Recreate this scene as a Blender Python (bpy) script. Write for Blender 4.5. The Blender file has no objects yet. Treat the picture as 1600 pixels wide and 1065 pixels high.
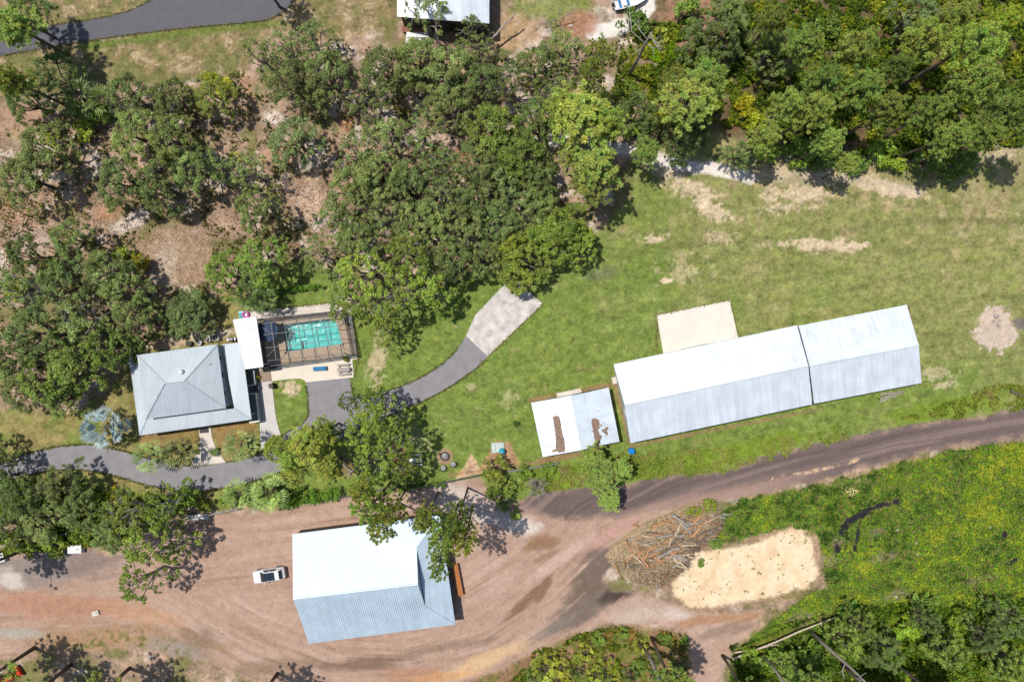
import bpy, math, random
import numpy as np
from mathutils import Vector, Matrix

# ------------------------------------------------------------------ camera, light, exposure
SC = bpy.context.scene
COL = SC.collection
CAMH = 100.0
S = 150.0 / 1600.0                      # metres on the ground for one unit of the site map (1600 x 1065)
cam = bpy.data.cameras.new('camera'); cam.sensor_width = 36.0
cam.lens = 36.0 * CAMH / 150.0
cam.clip_start = 1.0; cam.clip_end = 6000.0
camo = bpy.data.objects.new('camera', cam); COL.objects.link(camo)
camo.location = (0, 0, CAMH); camo.rotation_euler = (0, 0, 0)
SC.camera = camo

SUN_EL = math.radians(69.0)
SUN_H = Vector((-math.cos(math.radians(24)), math.sin(math.radians(24)), 0))      # horizontal direction towards the sun
SUN_V = (SUN_H * math.cos(SUN_EL) + Vector((0, 0, math.sin(SUN_EL)))).normalized()
sd = bpy.data.lights.new('sun', 'SUN'); sd.energy = 4.6; sd.angle = math.radians(0.53); sd.color = (1.0, 0.955, 0.89)
so = bpy.data.objects.new('sun', sd); COL.objects.link(so)
so.rotation_euler = SUN_V.to_track_quat('Z', 'Y').to_euler(); so.location = SUN_V * 200

world = bpy.data.worlds.new('World'); SC.world = world; world.use_nodes = True
wn = world.node_tree.nodes; wl = world.node_tree.links
sky = wn.new('ShaderNodeTexSky'); sky.sky_type = 'NISHITA'; sky.sun_disc = False
sky.sun_elevation = SUN_EL; sky.sun_rotation = math.atan2(SUN_H.x, SUN_H.y)
sky.air_density = 1.0; sky.dust_density = 1.0
wl.new(sky.outputs[0], wn['Background'].inputs[0]); wn['Background'].inputs[1].default_value = 0.115
SC.view_settings.view_transform = 'Standard'; SC.view_settings.look = 'None'
SC.view_settings.exposure = 0.12; SC.view_settings.gamma = 1.0
SC.cycles.max_bounces = 6; SC.cycles.transparent_max_bounces = 10
SC.cycles.diffuse_bounces = 3; SC.cycles.glossy_bounces = 2; SC.cycles.transmission_bounces = 4

# ------------------------------------------------------------------ small helpers
def P(px, py, z=0.0):
    """Point of the site map seen at (px, py) whose height is z."""
    k = (CAMH - z) / CAMH
    return Vector(((px - 800.0) * S * k, (532.5 - py) * S * k, z))

def lin(c):
    c = np.asarray(c, float) / 255.0
    return np.where(c <= 0.04045, c / 12.92, ((c + 0.055) / 1.055) ** 2.4)

GAIN = 1.50
def alb(c, k=1.0):
    """Base colour of a surface that looks like sRGB c in full sun."""
    return tuple(np.clip(lin(c) / GAIN * k, 0, 0.9)) + (1.0,)

def tag(o, label=None, cat=None, group=None, kind=None):
    if label: o['label'] = label
    if cat: o['category'] = cat
    if group: o['group'] = group
    if kind: o['kind'] = kind
    return o

def thing(name, label, cat, loc=(0, 0, 0), rz=0.0, group=None):
    o = bpy.data.objects.new(name, None); COL.objects.link(o)
    o.empty_display_size = 0.3
    o.location = loc; o.rotation_euler = (0, 0, rz)
    return tag(o, label, cat, group)

class MB:
    """Collects faces; build() links them as one mesh object."""
    def __init__(s): s.v = []; s.f = []; s.m = []
    def add(s, vs, fs, mi=0):
        b = len(s.v); s.v += [tuple(v) for v in vs]
        s.f += [tuple(i + b for i in f) for f in fs]; s.m += [mi] * len(fs)
        return s
    def box(s, c, size, rz=0.0, mi=0, M=None):
        hx, hy, hz = size[0] / 2, size[1] / 2, size[2] / 2
        R = M if M is not None else Matrix.Rotation(rz, 3, 'Z')
        c = Vector(c)
        vs = [c + R @ Vector((x * hx, y * hy, z * hz)) for z in (-1, 1) for x, y in ((-1, -1), (1, -1), (1, 1), (-1, 1))]
        return s.add(vs, [(3, 2, 1, 0), (4, 5, 6, 7), (0, 1, 5, 4), (1, 2, 6, 5), (2, 3, 7, 6), (3, 0, 4, 7)], mi)
    def prism(s, pts, z0, z1, mi=0):
        n = len(pts)
        a = sum(pts[i][0] * pts[(i + 1) % n][1] - pts[(i + 1) % n][0] * pts[i][1] for i in range(n))
        if a < 0: pts = pts[::-1]
        vs = [(p[0], p[1], z0) for p in pts] + [(p[0], p[1], z1) for p in pts]
        return s.add(vs, [tuple(range(n, 2 * n)), tuple(range(n - 1, -1, -1))] +
                     [(i, (i + 1) % n, n + (i + 1) % n, n + i) for i in range(n)], mi)
    def tube(s, pts, rads, n=8, mi=0, cap=True):
        pts = [Vector(p) for p in pts]
        if not hasattr(rads, '__len__'): rads = [rads] * len(pts)
        b = len(s.v); prev = None
        for i, p in enumerate(pts):
            d = (pts[min(i + 1, len(pts) - 1)] - pts[max(i - 1, 0)]).normalized()
            if prev is None:
                u = d.orthogonal().normalized()
            else:
                u = (prev - d * prev.dot(d)); u = u.normalized() if u.length > 1e-6 else d.orthogonal().normalized()
            prev = u; w = d.cross(u)
            for k in range(n):
                a = 2 * math.pi * k / n
                s.v.append(tuple(p + (u * math.cos(a) + w * math.sin(a)) * rads[i]))
        for i in range(len(pts) - 1):
            for k in range(n):
                s.f.append((b + i * n + k, b + i * n + (k + 1) % n, b + (i + 1) * n + (k + 1) % n, b + (i + 1) * n + k)); s.m.append(mi)
        if cap:
            s.f.append(tuple(b + k for k in range(n - 1, -1, -1))); s.m.append(mi)
            e = b + (len(pts) - 1) * n
            s.f.append(tuple(e + k for k in range(n))); s.m.append(mi)
        return s
    def lathe(s, prof, c=(0, 0, 0), n=20, mi=0):
        b = len(s.v)
        for r, z in prof:
            for k in range(n):
                a = 2 * math.pi * k / n
                s.v.append((c[0] + r * math.cos(a), c[1] + r * math.sin(a), c[2] + z))
        for i in range(len(prof) - 1):
            for k in range(n):
                s.f.append((b + i * n + k, b + i * n + (k + 1) % n, b + (i + 1) * n + (k + 1) % n, b + (i + 1) * n + k)); s.m.append(mi)
        s.f.append(tuple(b + k for k in range(n - 1, -1, -1))); s.m.append(mi)
        e = b + (len(prof) - 1) * n
        s.f.append(tuple(e + k for k in range(n))); s.m.append(mi)
        return s
    def build(s, name, mats, parent=None, smooth=False):
        me = bpy.data.meshes.new(name)
        me.from_pydata(s.v, [], s.f); me.update()
        if not isinstance(mats, (list, tuple)): mats = [mats]
        for m in mats: me.materials.append(m)
        me.polygons.foreach_set('material_index', s.m)
        if smooth: me.polygons.foreach_set('use_smooth', [True] * len(s.f))
        o = bpy.data.objects.new(name, me); COL.objects.link(o)
        if parent is not None: o.parent = parent
        return o

def copy_tree(o, parent=None):
    c = o.copy(); COL.objects.link(c); c.parent = parent
    for ch in o.children: copy_tree(ch, c)
    return c

# ------------------------------------------------------------------ materials
def newmat(name):
    m = bpy.data.materials.new(name); m.use_nodes = True
    return m, m.node_tree.nodes, m.node_tree.links, m.node_tree.nodes['Principled BSDF']

def mat(name, rgb, rough=0.8, metal=0.0, var=0.12, scale=3.0, bump=0.0, spec=0.3, stretch=None, detail=4.0, coat=0.0):
    """rgb: how it looks in sun (0..255). Noise varies its own colour a little."""
    m, N, L, B = newmat(name)
    tc = N.new('ShaderNodeTexCoord'); mp = N.new('ShaderNodeMapping'); L.new(tc.outputs['Object'], mp.inputs[0])
    if stretch: mp.inputs['Scale'].default_value = stretch[:3]; mp.inputs['Rotation'].default_value = (0, 0, stretch[3] if len(stretch) > 3 else 0)
    no = N.new('ShaderNodeTexNoise'); no.inputs['Scale'].default_value = scale; no.inputs['Detail'].default_value = detail
    L.new(mp.outputs[0], no.inputs[0])
    c = alb(rgb)
    ra = N.new('ShaderNodeValToRGB'); L.new(no.outputs[0], ra.inputs[0])
    ra.color_ramp.elements[0].position = 0.3; ra.color_ramp.elements[1].position = 0.7
    ra.color_ramp.elements[0].color = tuple(x * (1 - var) for x in c[:3]) + (1,)
    ra.color_ramp.elements[1].color = tuple(min(0.92, x * (1 + var)) for x in c[:3]) + (1,)
    L.new(ra.outputs[0], B.inputs['Base Color'])
    B.inputs['Roughness'].default_value = rough; B.inputs['Metallic'].default_value = metal
    B.inputs['Specular IOR Level'].default_value = spec; B.inputs['Coat Weight'].default_value = coat
    if bump:
        bu = N.new('ShaderNodeBump'); bu.inputs['Strength'].default_value = bump; bu.inputs['Distance'].default_value = 0.05
        L.new(no.outputs[0], bu.inputs['Height']); L.new(bu.outputs[0], B.inputs['Normal'])
    return m

def vcol_mat(name, fine=2.2, bump=0.5):
    """Ground: albedo stored per vertex, broken up by two scales of noise (amount in the attribute's alpha)."""
    m, N, L, B = newmat(name)
    at = N.new('ShaderNodeAttribute'); at.attribute_name = 'Col'
    tc = N.new('ShaderNodeTexCoord')
    n1 = N.new('ShaderNodeTexNoise'); n1.inputs['Scale'].default_value = fine; n1.inputs['Detail'].default_value = 6; n1.inputs['Roughness'].default_value = 0.75
    n2 = N.new('ShaderNodeTexNoise'); n2.inputs['Scale'].default_value = fine * 0.33; n2.inputs['Detail'].default_value = 5; n2.inputs['Roughness'].default_value = 0.7
    L.new(tc.outputs['Object'], n1.inputs[0]); L.new(tc.outputs['Object'], n2.inputs[0])
    a = N.new('ShaderNodeMath'); a.operation = 'ADD'; L.new(n1.outputs[0], a.inputs[0]); L.new(n2.outputs[0], a.inputs[1])
    b = N.new('ShaderNodeMath'); b.operation = 'SUBTRACT'; L.new(a.outputs[0], b.inputs[0]); b.inputs[1].default_value = 1.0
    c = N.new('ShaderNodeMath'); c.operation = 'MULTIPLY'; L.new(b.outputs[0], c.inputs[0]); L.new(at.outputs['Alpha'], c.inputs[1])
    d = N.new('ShaderNodeMath'); d.operation = 'MULTIPLY_ADD'; L.new(c.outputs[0], d.inputs[0]); d.inputs[1].default_value = 3.2; d.inputs[2].default_value = 1.0
    e = N.new('ShaderNodeClamp'); e.inputs['Min'].default_value = 0.35; e.inputs['Max'].default_value = 1.9; L.new(d.outputs[0], e.inputs[0])
    v = N.new('ShaderNodeVectorMath'); v.operation = 'SCALE'; L.new(at.outputs['Color'], v.inputs[0]); L.new(e.outputs[0], v.inputs['Scale'])
    L.new(v.outputs[0], B.inputs['Base Color'])
    B.inputs['Roughness'].default_value = 0.95; B.inputs['Specular IOR Level'].default_value = 0.08
    bu = N.new('ShaderNodeBump'); bu.inputs['Strength'].default_value = bump; bu.inputs['Distance'].default_value = 0.12
    L.new(n1.outputs[0], bu.inputs['Height']); L.new(bu.outputs[0], B.inputs['Normal'])
    return m

def leaf_mat(name, hue_var=0.012, val_var=0.26, trans=0.25, gloss=0.02):
    m, N, L, B = newmat(name)
    N.remove(B); out = N['Material Output']
    at = N.new('ShaderNodeAttribute'); at.attribute_name = 'Col'
    oi = N.new('ShaderNodeObjectInfo')
    tc = N.new('ShaderNodeMapRange'); L.new(oi.outputs['Random'], tc.inputs[0]); tc.inputs[3].default_value = 0.5 - hue_var; tc.inputs[4].default_value = 0.5 + hue_var
    ml = N.new('ShaderNodeMath'); ml.operation = 'MULTIPLY'; L.new(oi.outputs['Random'], ml.inputs[0]); ml.inputs[1].default_value = 7.31
    fr = N.new('ShaderNodeMath'); fr.operation = 'FRACT'; L.new(ml.outputs[0], fr.inputs[0])
    tv = N.new('ShaderNodeMapRange'); L.new(fr.outputs[0], tv.inputs[0]); tv.inputs[3].default_value = 1 - val_var; tv.inputs[4].default_value = 1 + val_var
    h = N.new('ShaderNodeHueSaturation'); L.new(at.outputs['Color'], h.inputs['Color']); L.new(tc.outputs[0], h.inputs['Hue']); L.new(tv.outputs[0], h.inputs['Value'])
    mu = N.new('ShaderNodeMixRGB'); mu.blend_type = 'MULTIPLY'; mu.inputs[0].default_value = 1.0
    L.new(h.outputs[0], mu.inputs[1]); L.new(oi.outputs['Color'], mu.inputs[2])
    df = N.new('ShaderNodeBsdfDiffuse'); L.new(mu.outputs[0], df.inputs[0])
    tr = N.new('ShaderNodeBsdfTranslucent'); L.new(mu.outputs[0], tr.inputs[0])
    gl = N.new('ShaderNodeBsdfGlossy'); gl.inputs['Roughness'].default_value = 0.45; gl.inputs[0].default_value = (1, 1, 1, 1)
    m1 = N.new('ShaderNodeMixShader'); m1.inputs[0].default_value = trans; L.new(df.outputs[0], m1.inputs[1]); L.new(tr.outputs[0], m1.inputs[2])
    m2 = N.new('ShaderNodeMixShader'); m2.inputs[0].default_value = gloss; L.new(m1.outputs[0], m2.inputs[1]); L.new(gl.outputs[0], m2.inputs[2])
    L.new(m2.outputs[0], out.inputs[0])
    return m

M = {}
def roofmat(name, rgb, stretch_rz, metal=0.75, rough=0.42, var=0.06):
    m, N, L, B = newmat(name)
    tc = N.new('ShaderNodeTexCoord'); mp = N.new('ShaderNodeMapping'); L.new(tc.outputs['Object'], mp.inputs[0])
    mp.vector_type = 'TEXTURE'; mp.inputs['Rotation'].default_value = (0, 0, -stretch_rz); mp.inputs['Scale'].default_value = (0.4, 6.0, 6.0)
    n1 = N.new('ShaderNodeTexNoise'); n1.inputs['Scale'].default_value = 1.0; n1.inputs['Detail'].default_value = 5; L.new(mp.outputs[0], n1.inputs[0])
    n2 = N.new('ShaderNodeTexNoise'); n2.inputs['Scale'].default_value = 0.5; n2.inputs['Detail'].default_value = 6; L.new(tc.outputs['Object'], n2.inputs[0])
    a = N.new('ShaderNodeMath'); a.operation = 'ADD'; L.new(n1.outputs[0], a.inputs[0]); L.new(n2.outputs[0], a.inputs[1])
    c = lin(rgb)
    r = N.new('ShaderNodeMapRange'); r.inputs[1].default_value = 0.6; r.inputs[2].default_value = 1.4; L.new(a.outputs[0], r.inputs[0])
    mx = N.new('ShaderNodeMixRGB'); L.new(r.outputs[0], mx.inputs[0])
    mx.inputs[1].default_value = tuple(c * (1 - var)) + (1,); mx.inputs[2].default_value = tuple(np.minimum(c * (1 + var), 0.93)) + (1,)
    L.new(mx.outputs[0], B.inputs['Base Color'])
    rr = N.new('ShaderNodeMapRange'); rr.inputs[1].default_value = 0.6; rr.inputs[2].default_value = 1.4; L.new(a.outputs[0], rr.inputs[0])
    rr.inputs[3].default_value = rough - 0.05; rr.inputs[4].default_value = rough + 0.07; L.new(rr.outputs[0], B.inputs['Roughness'])
    B.inputs['Metallic'].default_value = metal
    return m

TILT = math.atan2(61, 288)
M['roof_barn'] = roofmat('galvalume_barn', (210, 216, 220), -TILT, metal=0.4, rough=.5, var=.14)
M['roof_shop'] = roofmat('galvalume_shop', (182, 197, 207), -math.atan2(23, 195), metal=0.35, rough=.58, var=.12)
M['roof_shed'] = roofmat('white_coated_shed_roof', (190, 199, 205), math.pi / 2 - TILT, metal=0.25, rough=0.55, var=.14)
M['roof_house'] = roofmat('grey_galvalume_house', (172, 180, 184), 0.12, metal=0.25, rough=0.6, var=0.1)
M['roof_patio'] = mat('white_patio_roof', (236, 234, 230), 0.6, var=0.1, scale=0.7, stretch=(0.6, 3, 1, 0.13))
M['rust'] = mat('bare_brown_roof_patch', (150, 125, 108), 0.9, var=0.15, scale=2.5)
M['wall_white'] = mat('white_metal_wall', (225, 226, 222), 0.6, var=0.05)
M['wall_dark'] = mat('dark_metal_wall', (88, 78, 72), 0.7, var=0.08)
M['wall_blue'] = mat('grey_blue_siding', (184, 198, 212), 0.6, var=0.06)
M['trim'] = mat('white_trim', (235, 235, 232), 0.5, var=0.03)
M['glass'] = mat('dark_window_glass', (40, 52, 62), 0.08, var=0.05, spec=0.6)
M['black'] = mat('black_plastic', (38, 38, 40), 0.6, var=0.1)
M['bronze'] = mat('bronze_frame', (72, 74, 76), 0.45, metal=0.3, var=0.1)
M['greymetal'] = mat('grey_metal', (140, 142, 145), 0.45, metal=0.4, var=0.1)
M['concrete'] = mat('light_concrete', (226, 214, 200), 0.9, var=0.09, scale=0.9, bump=0.15, detail=8)
M['old_concrete'] = mat('stained_concrete', (212, 205, 196), 0.9, var=0.3, scale=0.8, bump=0.2, detail=10)
M['pooldeck'] = mat('beige_pool_deck', (196, 172, 146), 0.85, var=0.06, scale=3, bump=0.1)
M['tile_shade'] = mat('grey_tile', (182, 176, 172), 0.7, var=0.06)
M['asphalt'] = mat('grey_asphalt', (148, 144, 146), 0.92, var=0.11, scale=.7, bump=0.25, detail=9)
M['asphalt_dark'] = mat('blue_grey_asphalt', (104, 103, 108), 0.92, var=0.08, scale=1.1, bump=0.25, detail=9)
M['wood'] = mat('weathered_wood', (172, 150, 128), 0.85, var=0.15, scale=4, stretch=(1, 8, 1))
M['lumber'] = mat('orange_brown_lumber', (190, 122, 70), 0.8, var=0.25, scale=5, stretch=(6, 1, 1))
M['greywood'] = mat('silvery_dead_wood', (178, 168, 158), 0.9, var=0.2, scale=3)
M['creamwood'] = mat('peeled_cream_wood', (206, 188, 164), 0.9, var=0.2, scale=3)
M['bark'] = mat('brown_grey_bark', (118, 104, 92), 0.95, var=0.3, scale=4, bump=0.5)
M['pinebark'] = mat('dark_pine_bark', (112, 96, 84), 0.95, var=0.3, scale=5, bump=0.5)
M['palebark'] = mat('pale_grey_branch', (172, 164, 154), 0.95, var=0.25, scale=4)
M['carpaint'] = mat('white_car_paint', (244, 244, 246), 0.25, var=0.01, coat=1.0)
M['tyre'] = mat('tyre_rubber', (40, 40, 42), 0.85, var=0.1)
M['red'] = mat('red_paint', (225, 50, 30), 0.4, var=0.06)
M['blue'] = mat('bright_blue_plastic', (10, 130, 205), 0.4, var=0.1)
M['cyan'] = mat('turquoise_plastic', (30, 175, 205), 0.4, var=0.1)
M['steelblue'] = mat('blue_mat_fabric', (45, 125, 175), 0.7, var=0.15, scale=2)
M['navy'] = mat('navy_canvas', (66, 84, 116), 0.8, var=0.08)
M['pink'] = mat('pink_vinyl', (235, 90, 200), 0.4, var=0.1)
M['aqua'] = mat('aqua_vinyl', (120, 210, 205), 0.4, var=0.1)
M['orange'] = mat('orange_clay', (220, 110, 40), 0.7, var=0.1)
M['beige_metal'] = mat('beige_painted_metal', (212, 202, 188), 0.5, var=0.05)
M['pebble'] = mat('grey_stone', (176, 168, 158), 0.9, var=0.25, scale=5)
M['brick'] = mat('brick_red_soil_ring', (160, 110, 90), 0.9, var=0.2)
M['leaf'] = leaf_mat('leaves')
M['needle'] = leaf_mat('needles', 0.02, 0.22, 0.2)
M['palm'] = leaf_mat('palm_leaf', 0.015, 0.12, 0.2)
M['weed'] = leaf_mat('weeds', 0.0, 0.0, 0.3, 0.0)

# ------------------------------------------------------------------ numpy noise
def _h(ix, iy, seed):
    n = (ix.astype(np.int64) * 374761393 + iy.astype(np.int64) * 668265263 + seed * 982451653) & 0x7fffffff
    n = ((n ^ (n >> 13)) * 1274126177) & 0x7fffffff
    return ((n ^ (n >> 16)) & 0xffff) / 65535.0
def vn(u, v, seed=0):
    iu = np.floor(u); iv = np.floor(v); fu = u - iu; fv = v - iv
    fu = fu * fu * (3 - 2 * fu); fv = fv * fv * (3 - 2 * fv)
    a = _h(iu, iv, seed); b = _h(iu + 1, iv, seed); c = _h(iu, iv + 1, seed); d = _h(iu + 1, iv + 1, seed)
    return (a + (b - a) * fu) * (1 - fv) + (c + (d - c) * fu) * fv
def fbm(u, v, seed=0, o=4, g=0.55):
    s = 0; a = 1; t = 0
    for k in range(o):
        s = s + a * vn(u * 2 ** k + 17.3 * k, v * 2 ** k - 9.1 * k, seed + k); t += a; a *= g
    return s / t - 0.5
def sst(e0, e1, x):
    t = np.clip((x - e0) / (e1 - e0), 0, 1); return t * t * (3 - 2 * t)

def seg_dist(X, Y, a, b):
    dx, dy = b[0] - a[0], b[1] - a[1]
    t = np.clip(((X - a[0]) * dx + (Y - a[1]) * dy) / (dx * dx + dy * dy + 1e-9), 0, 1)
    return np.hypot(X - a[0] - t * dx, Y - a[1] - t * dy)
def poly_sd(X, Y, pts):
    d = np.full(X.shape, 1e9); ins = np.zeros(X.shape, bool); n = len(pts)
    for i in range(n):
        a, b = pts[i], pts[(i + 1) % n]
        d = np.minimum(d, seg_dist(X, Y, a, b))
        if a[1] != b[1]:
            c = ((a[1] > Y) != (b[1] > Y)) & (X < (b[0] - a[0]) * (Y - a[1]) / (b[1] - a[1]) + a[0])
            ins ^= c
    return np.where(ins, -d, d)
def line_d(X, Y, pts):
    d = np.full(X.shape, 1e9); sgn = np.ones(X.shape)
    for a, b in zip(pts[:-1], pts[1:]):
        e = seg_dist(X, Y, a, b); s = np.sign((b[0] - a[0]) * (Y - a[1]) - (b[1] - a[1]) * (X - a[0]))
        m = e < d; d = np.where(m, e, d); sgn = np.where(m, s, sgn)
    return d * sgn
def blob(X, Y, cx, cy, rx, ry, deg=0):
    a = math.radians(deg); dx, dy = X - cx, Y - cy
    u = dx * math.cos(a) + dy * math.sin(a); v = -dx * math.sin(a) + dy * math.cos(a)
    return np.sqrt((u / rx) ** 2 + (v / ry) ** 2)

# ------------------------------------------------------------------ the ground: one grid, its colour zones laid out on the site map
DIRT_YARD = [(-130, 880), (0, 868), (60, 850), (120, 862), (175, 868), (215, 830), (262, 812), (340, 806), (420, 800), (505, 786), (540, 778), (610, 768), (690, 760), (745, 748),
             (775, 775), (812, 800), (880, 812), (960, 812), (1010, 800), (1065, 792), (1010, 830), (965, 862), (940, 905), (955, 925), (1000, 930), (1060, 950), (1110, 962), (1190, 955), (1170, 990),
             (1145, 1010), (1130, 1050), (1125, 1120), (1095, 1120), (1085, 1040), (1075, 985), (1020, 975), (960, 972), (900, 985), (850, 1010), (780, 1045), (720, 1065), (600, 1090), (440, 1090), (330, 1030), (200, 1010), (80, 1020), (-130, 1040)]
DIRT_ROAD = [(1740, 612), (1600, 631), (1540, 652), (1480, 655), (1400, 668), (1290, 690), (1200, 710), (1130, 737), (1050, 742), (1010, 748), (985, 756), (900, 764), (840, 770), (810, 782),
             (812, 800), (880, 812), (960, 812), (1010, 800), (1065, 792), (1130, 781), (1200, 768), (1280, 748), (1400, 717), (1480, 699), (1600, 684), (1740, 655)]
SAND = [(1056, 930), (1050, 912), (1062, 895), (1078, 880), (1086, 862), (1120, 858), (1150, 856), (1180, 848), (1205, 838), (1232, 828), (1252, 828), (1268, 842), (1272, 870), (1279, 898), (1262, 916),
        (1235, 925), (1205, 932), (1170, 938), (1120, 947), (1080, 948)]
LAWN = [(545, 470), (600, 500), (680, 450), (740, 425), (800, 415), (860, 420), (930, 360), (985, 310), (985, 250), (1000, 235), (1120, 205), (1160, 225), (1250, 255), (1350, 258), (1450, 250), (1600, 225), (1740, 200),
        (1740, 640), (1600, 640), (1480, 665), (1400, 676), (1290, 697), (1200, 715), (1130, 745), (1000, 760), (860, 775), (815, 790), (760, 760), (745, 745), (620, 765), (500, 785), (380, 795), (240, 790), (120, 800), (0, 790), (-130, 800), (-130, 640),
        (60, 640), (120, 640), (170, 610), (200, 560), (300, 470), (380, 450), (400, 440), (470, 400), (520, 420)]
LIME = [(1120, 800), (1160, 778), (1240, 765), (1300, 752), (1400, 725), (1500, 700), (1600, 690), (1740, 665), (1740, 1180), (1130, 1180), (1145, 1020), (1180, 985), (1230, 950), (1290, 915), (1285, 870), (1272, 830), (1235, 820), (1180, 840), (1120, 848), (1100, 830)]

DARK_PATCHES = [(1320, 822, 20, 8, -58), (1333, 810, 14, 6, -45), (1347, 802, 22, 7, -28), (1363, 794, 16, 5, -15), (1380, 789, 22, 7, -8), (1400, 784, 10, 6, 0), (1340, 832, 5, 22, 12), (1335, 856, 6, 8, 0), (1307, 857, 9, 9, 30), (1569, 835, 7, 9, 0), (1583, 876, 12, 4, -35), (1360, 853, 5, 4, 0), (1430, 975, 14, 8, 0)]
def build_ground():
    STEP = 0.2
    xs = np.arange(-88, 88 + 1e-6, STEP); ys = np.arange(-60, 60 + 1e-6, STEP)
    nx, ny = len(xs), len(ys)
    WX, WY = np.meshgrid(xs, ys)
    X = WX / S + 800.0; Y = 532.5 - WY / S
    f1 = fbm(X / 60, Y / 60, 1, 5); f2 = fbm(X / 18, Y / 18, 11, 5, 0.65); f3 = fbm(X / 6, Y / 6, 21, 4, 0.7); f4 = fbm(X / 130, Y / 130, 31, 3)
    ed = f2 * 16 + f3 * 7
    def C(*c): return np.array(lin(c)) / GAIN
    col = np.zeros(X.shape + (3,)); amp = np.full(X.shape, 0.55)
    def put(m, c, a=None):
        nonlocal col, amp
        m = np.clip(m, 0, 1); col = col * (1 - m[..., None]) + c * m[..., None]
        if a is not None: amp = amp * (1 - m) + a * m
    # forest floor: leaf litter with thin grass and sand showing
    col[:] = C(160, 136, 112)
    put(sst(-0.05, 0.2, f2 + f1 * 0.6), C(190, 160, 136))
    put(sst(-0.02, 0.16, fbm(X / 35, Y / 35, 41, 5)) * .9, C(126, 122, 76))
    put(sst(0.08, 0.22, fbm(X / 25, Y / 25, 51, 5)), C(206, 188, 170))
    # darker leafy floor below the right-hand wood and bottom right wood
    right = sst(960, 1060, X + f1 * 80) * (1 - sst(200, 260, Y + ed - 0.0 * X))
    put(right * 0.85, C(98, 92, 58)); put(right * sst(0.0, 0.2, f2), C(120, 92, 68))
    put((1 - sst(0.8, 1.1, blob(X, Y, 1085, 40, 65, 45) + f2)) , C(165, 128, 102))
    # grass lawn
    L_ = 1 - sst(-6, 8, poly_sd(X, Y, LAWN) + ed)
    lush = C(122, 140, 66); olive = C(142, 144, 86); dry = C(172, 154, 116); pale = C(190, 176, 128)
    g = np.zeros(X.shape + (3,)); g[:] = lush
    t = sst(-0.35, 0.35, f1 * 0.9 + f2 * 0.5 + (X - 1000) / 900 + (400 - Y) / 420 + f4 * 0.7)[..., None]
    g = g * (1 - t) + olive * t
    t = (sst(0.02, 0.5, f2 * 1.2 + f1 * 0.6 + (400 - Y) / 700 + (X - 1350) / 2800) * 0.85)[..., None]
    g = g * (1 - t) + dry * t
    # left lawn round the house is dry and brownish
    lf = sst(0, 1, (460 - X) / 120)[..., None] * sst(-0.35, 0.15, f2 + f1)[..., None] * 0.75
    g = g * (1 - lf) + C(158, 136, 92) * lf
    t = (sst(0.12, 0.32, fbm(X / 22, Y / 16, 61, 4)) * 0.55)[..., None]
    g = g * (1 - t) + C(146, 152, 74) * t
    # mowing streaks running along the field
    st = fbm((X + (Y - 400) * 0.15) / 260, (Y + 0.16 * (X - 1100) - 0.00011 * (X - 1300) ** 2) / 7.0, 71, 4)
    g *= (1 + 0.34 * st * sst(600, 900, X))[..., None]
    for ln, w_, k_, c_ in (([(850, 445), (930, 412), (1000, 392), (1120, 378), (1250, 368), (1400, 346), (1500, 343), (1740, 348)], 4, .5, C(112, 112, 66)), ([(850, 455), (935, 422), (1005, 402), (1120, 390), (1250, 382), (1400, 362), (1740, 362)], 3, .4, C(160, 160, 104)), ([(1240, 470), (1330, 440), (1450, 405), (1600, 395), (1740, 390)], 3, .35, C(160, 166, 84)), ([(880, 520), (1000, 470), (1100, 450), (1300, 420), (1600, 380)], 2.5, .25, C(162, 168, 90))):
        q = ((1 - sst(w_ * .4, w_ * 1.8, np.abs(line_d(X, Y, ln)) + f3 * 3)) * k_ * sst(-.3, .1, f1 + f2))[..., None]; g = g * (1 - q) + c_ * q
    t = (sst(0.1, 0.3, fbm(X / 10, Y / 7, 63, 4, .7)) * 0.5)[..., None]
    g = g * (1 - t) + C(176, 164, 112) * t
    t = (sst(0.1, 0.3, fbm(X / 12, Y / 9, 64, 4, .7)) * 0.5)[..., None]
    g = g * (1 - t) + C(96, 112, 58) * t
    g *= (1 + .5 * f3 + .35 * f2)[..., None]
    put(L_, g, 0.5)
    # green meadow edges along the dirt road and the shed
    for cx, cy, rx, ry, dg in ((900, 745, 110, 26, -8), (1130, 712, 180, 18, -14), (1480, 640, 110, 22, -8)):
        put((1 - sst(0.6, 1.1, blob(X, Y, cx, cy, rx, ry, dg) + f2)) * 0.8, C(124, 146, 48), 0.5)
    # pale sandy spots in the field
    for cx, cy, rx, ry, dg, k in ((1085, 300, 44, 16, 30, .8), (1115, 330, 34, 12, 20, .8), (1250, 300, 60, 16, -8, .75), (1235, 325, 45, 10, 0, .6), (1390, 296, 52, 11, 12, .95), (1270, 382, 60, 9, 0, .85), (1340, 384, 30, 6, -6, .9),
                                   (1025, 374, 22, 7, 0, .8), (1040, 438, 9, 5, 0, .9), (1070, 420, 60, 22, 0, .35), (1040, 265, 40, 14, 15, .85), (1300, 270, 60, 12, 5, .7), (1560, 240, 50, 12, -8, .6), (1125, 372, 40, 9, -10, .5),
                                   (1460, 585, 40, 12, 0, .45), (1475, 600, 22, 6, 0, .5), (1210, 270, 40, 10, 8, .6), (800, 620, 26, 16, 0, .25), (735, 605, 10, 6, 0, .5), (590, 560, 16, 40, 8, .6), (452, 605, 16, 10, 0, .8), (665, 690, 34, 26, 0, .2)):
        m = sst(0.3, 0.62, (1.25 - blob(X, Y, cx, cy, rx * 1.15, ry * 1.35, dg)) * 0.95 * (.5 + .5 * k) + f2 * 1.1 + f3 * 1.3) * min(1, k * 1.1)
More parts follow.
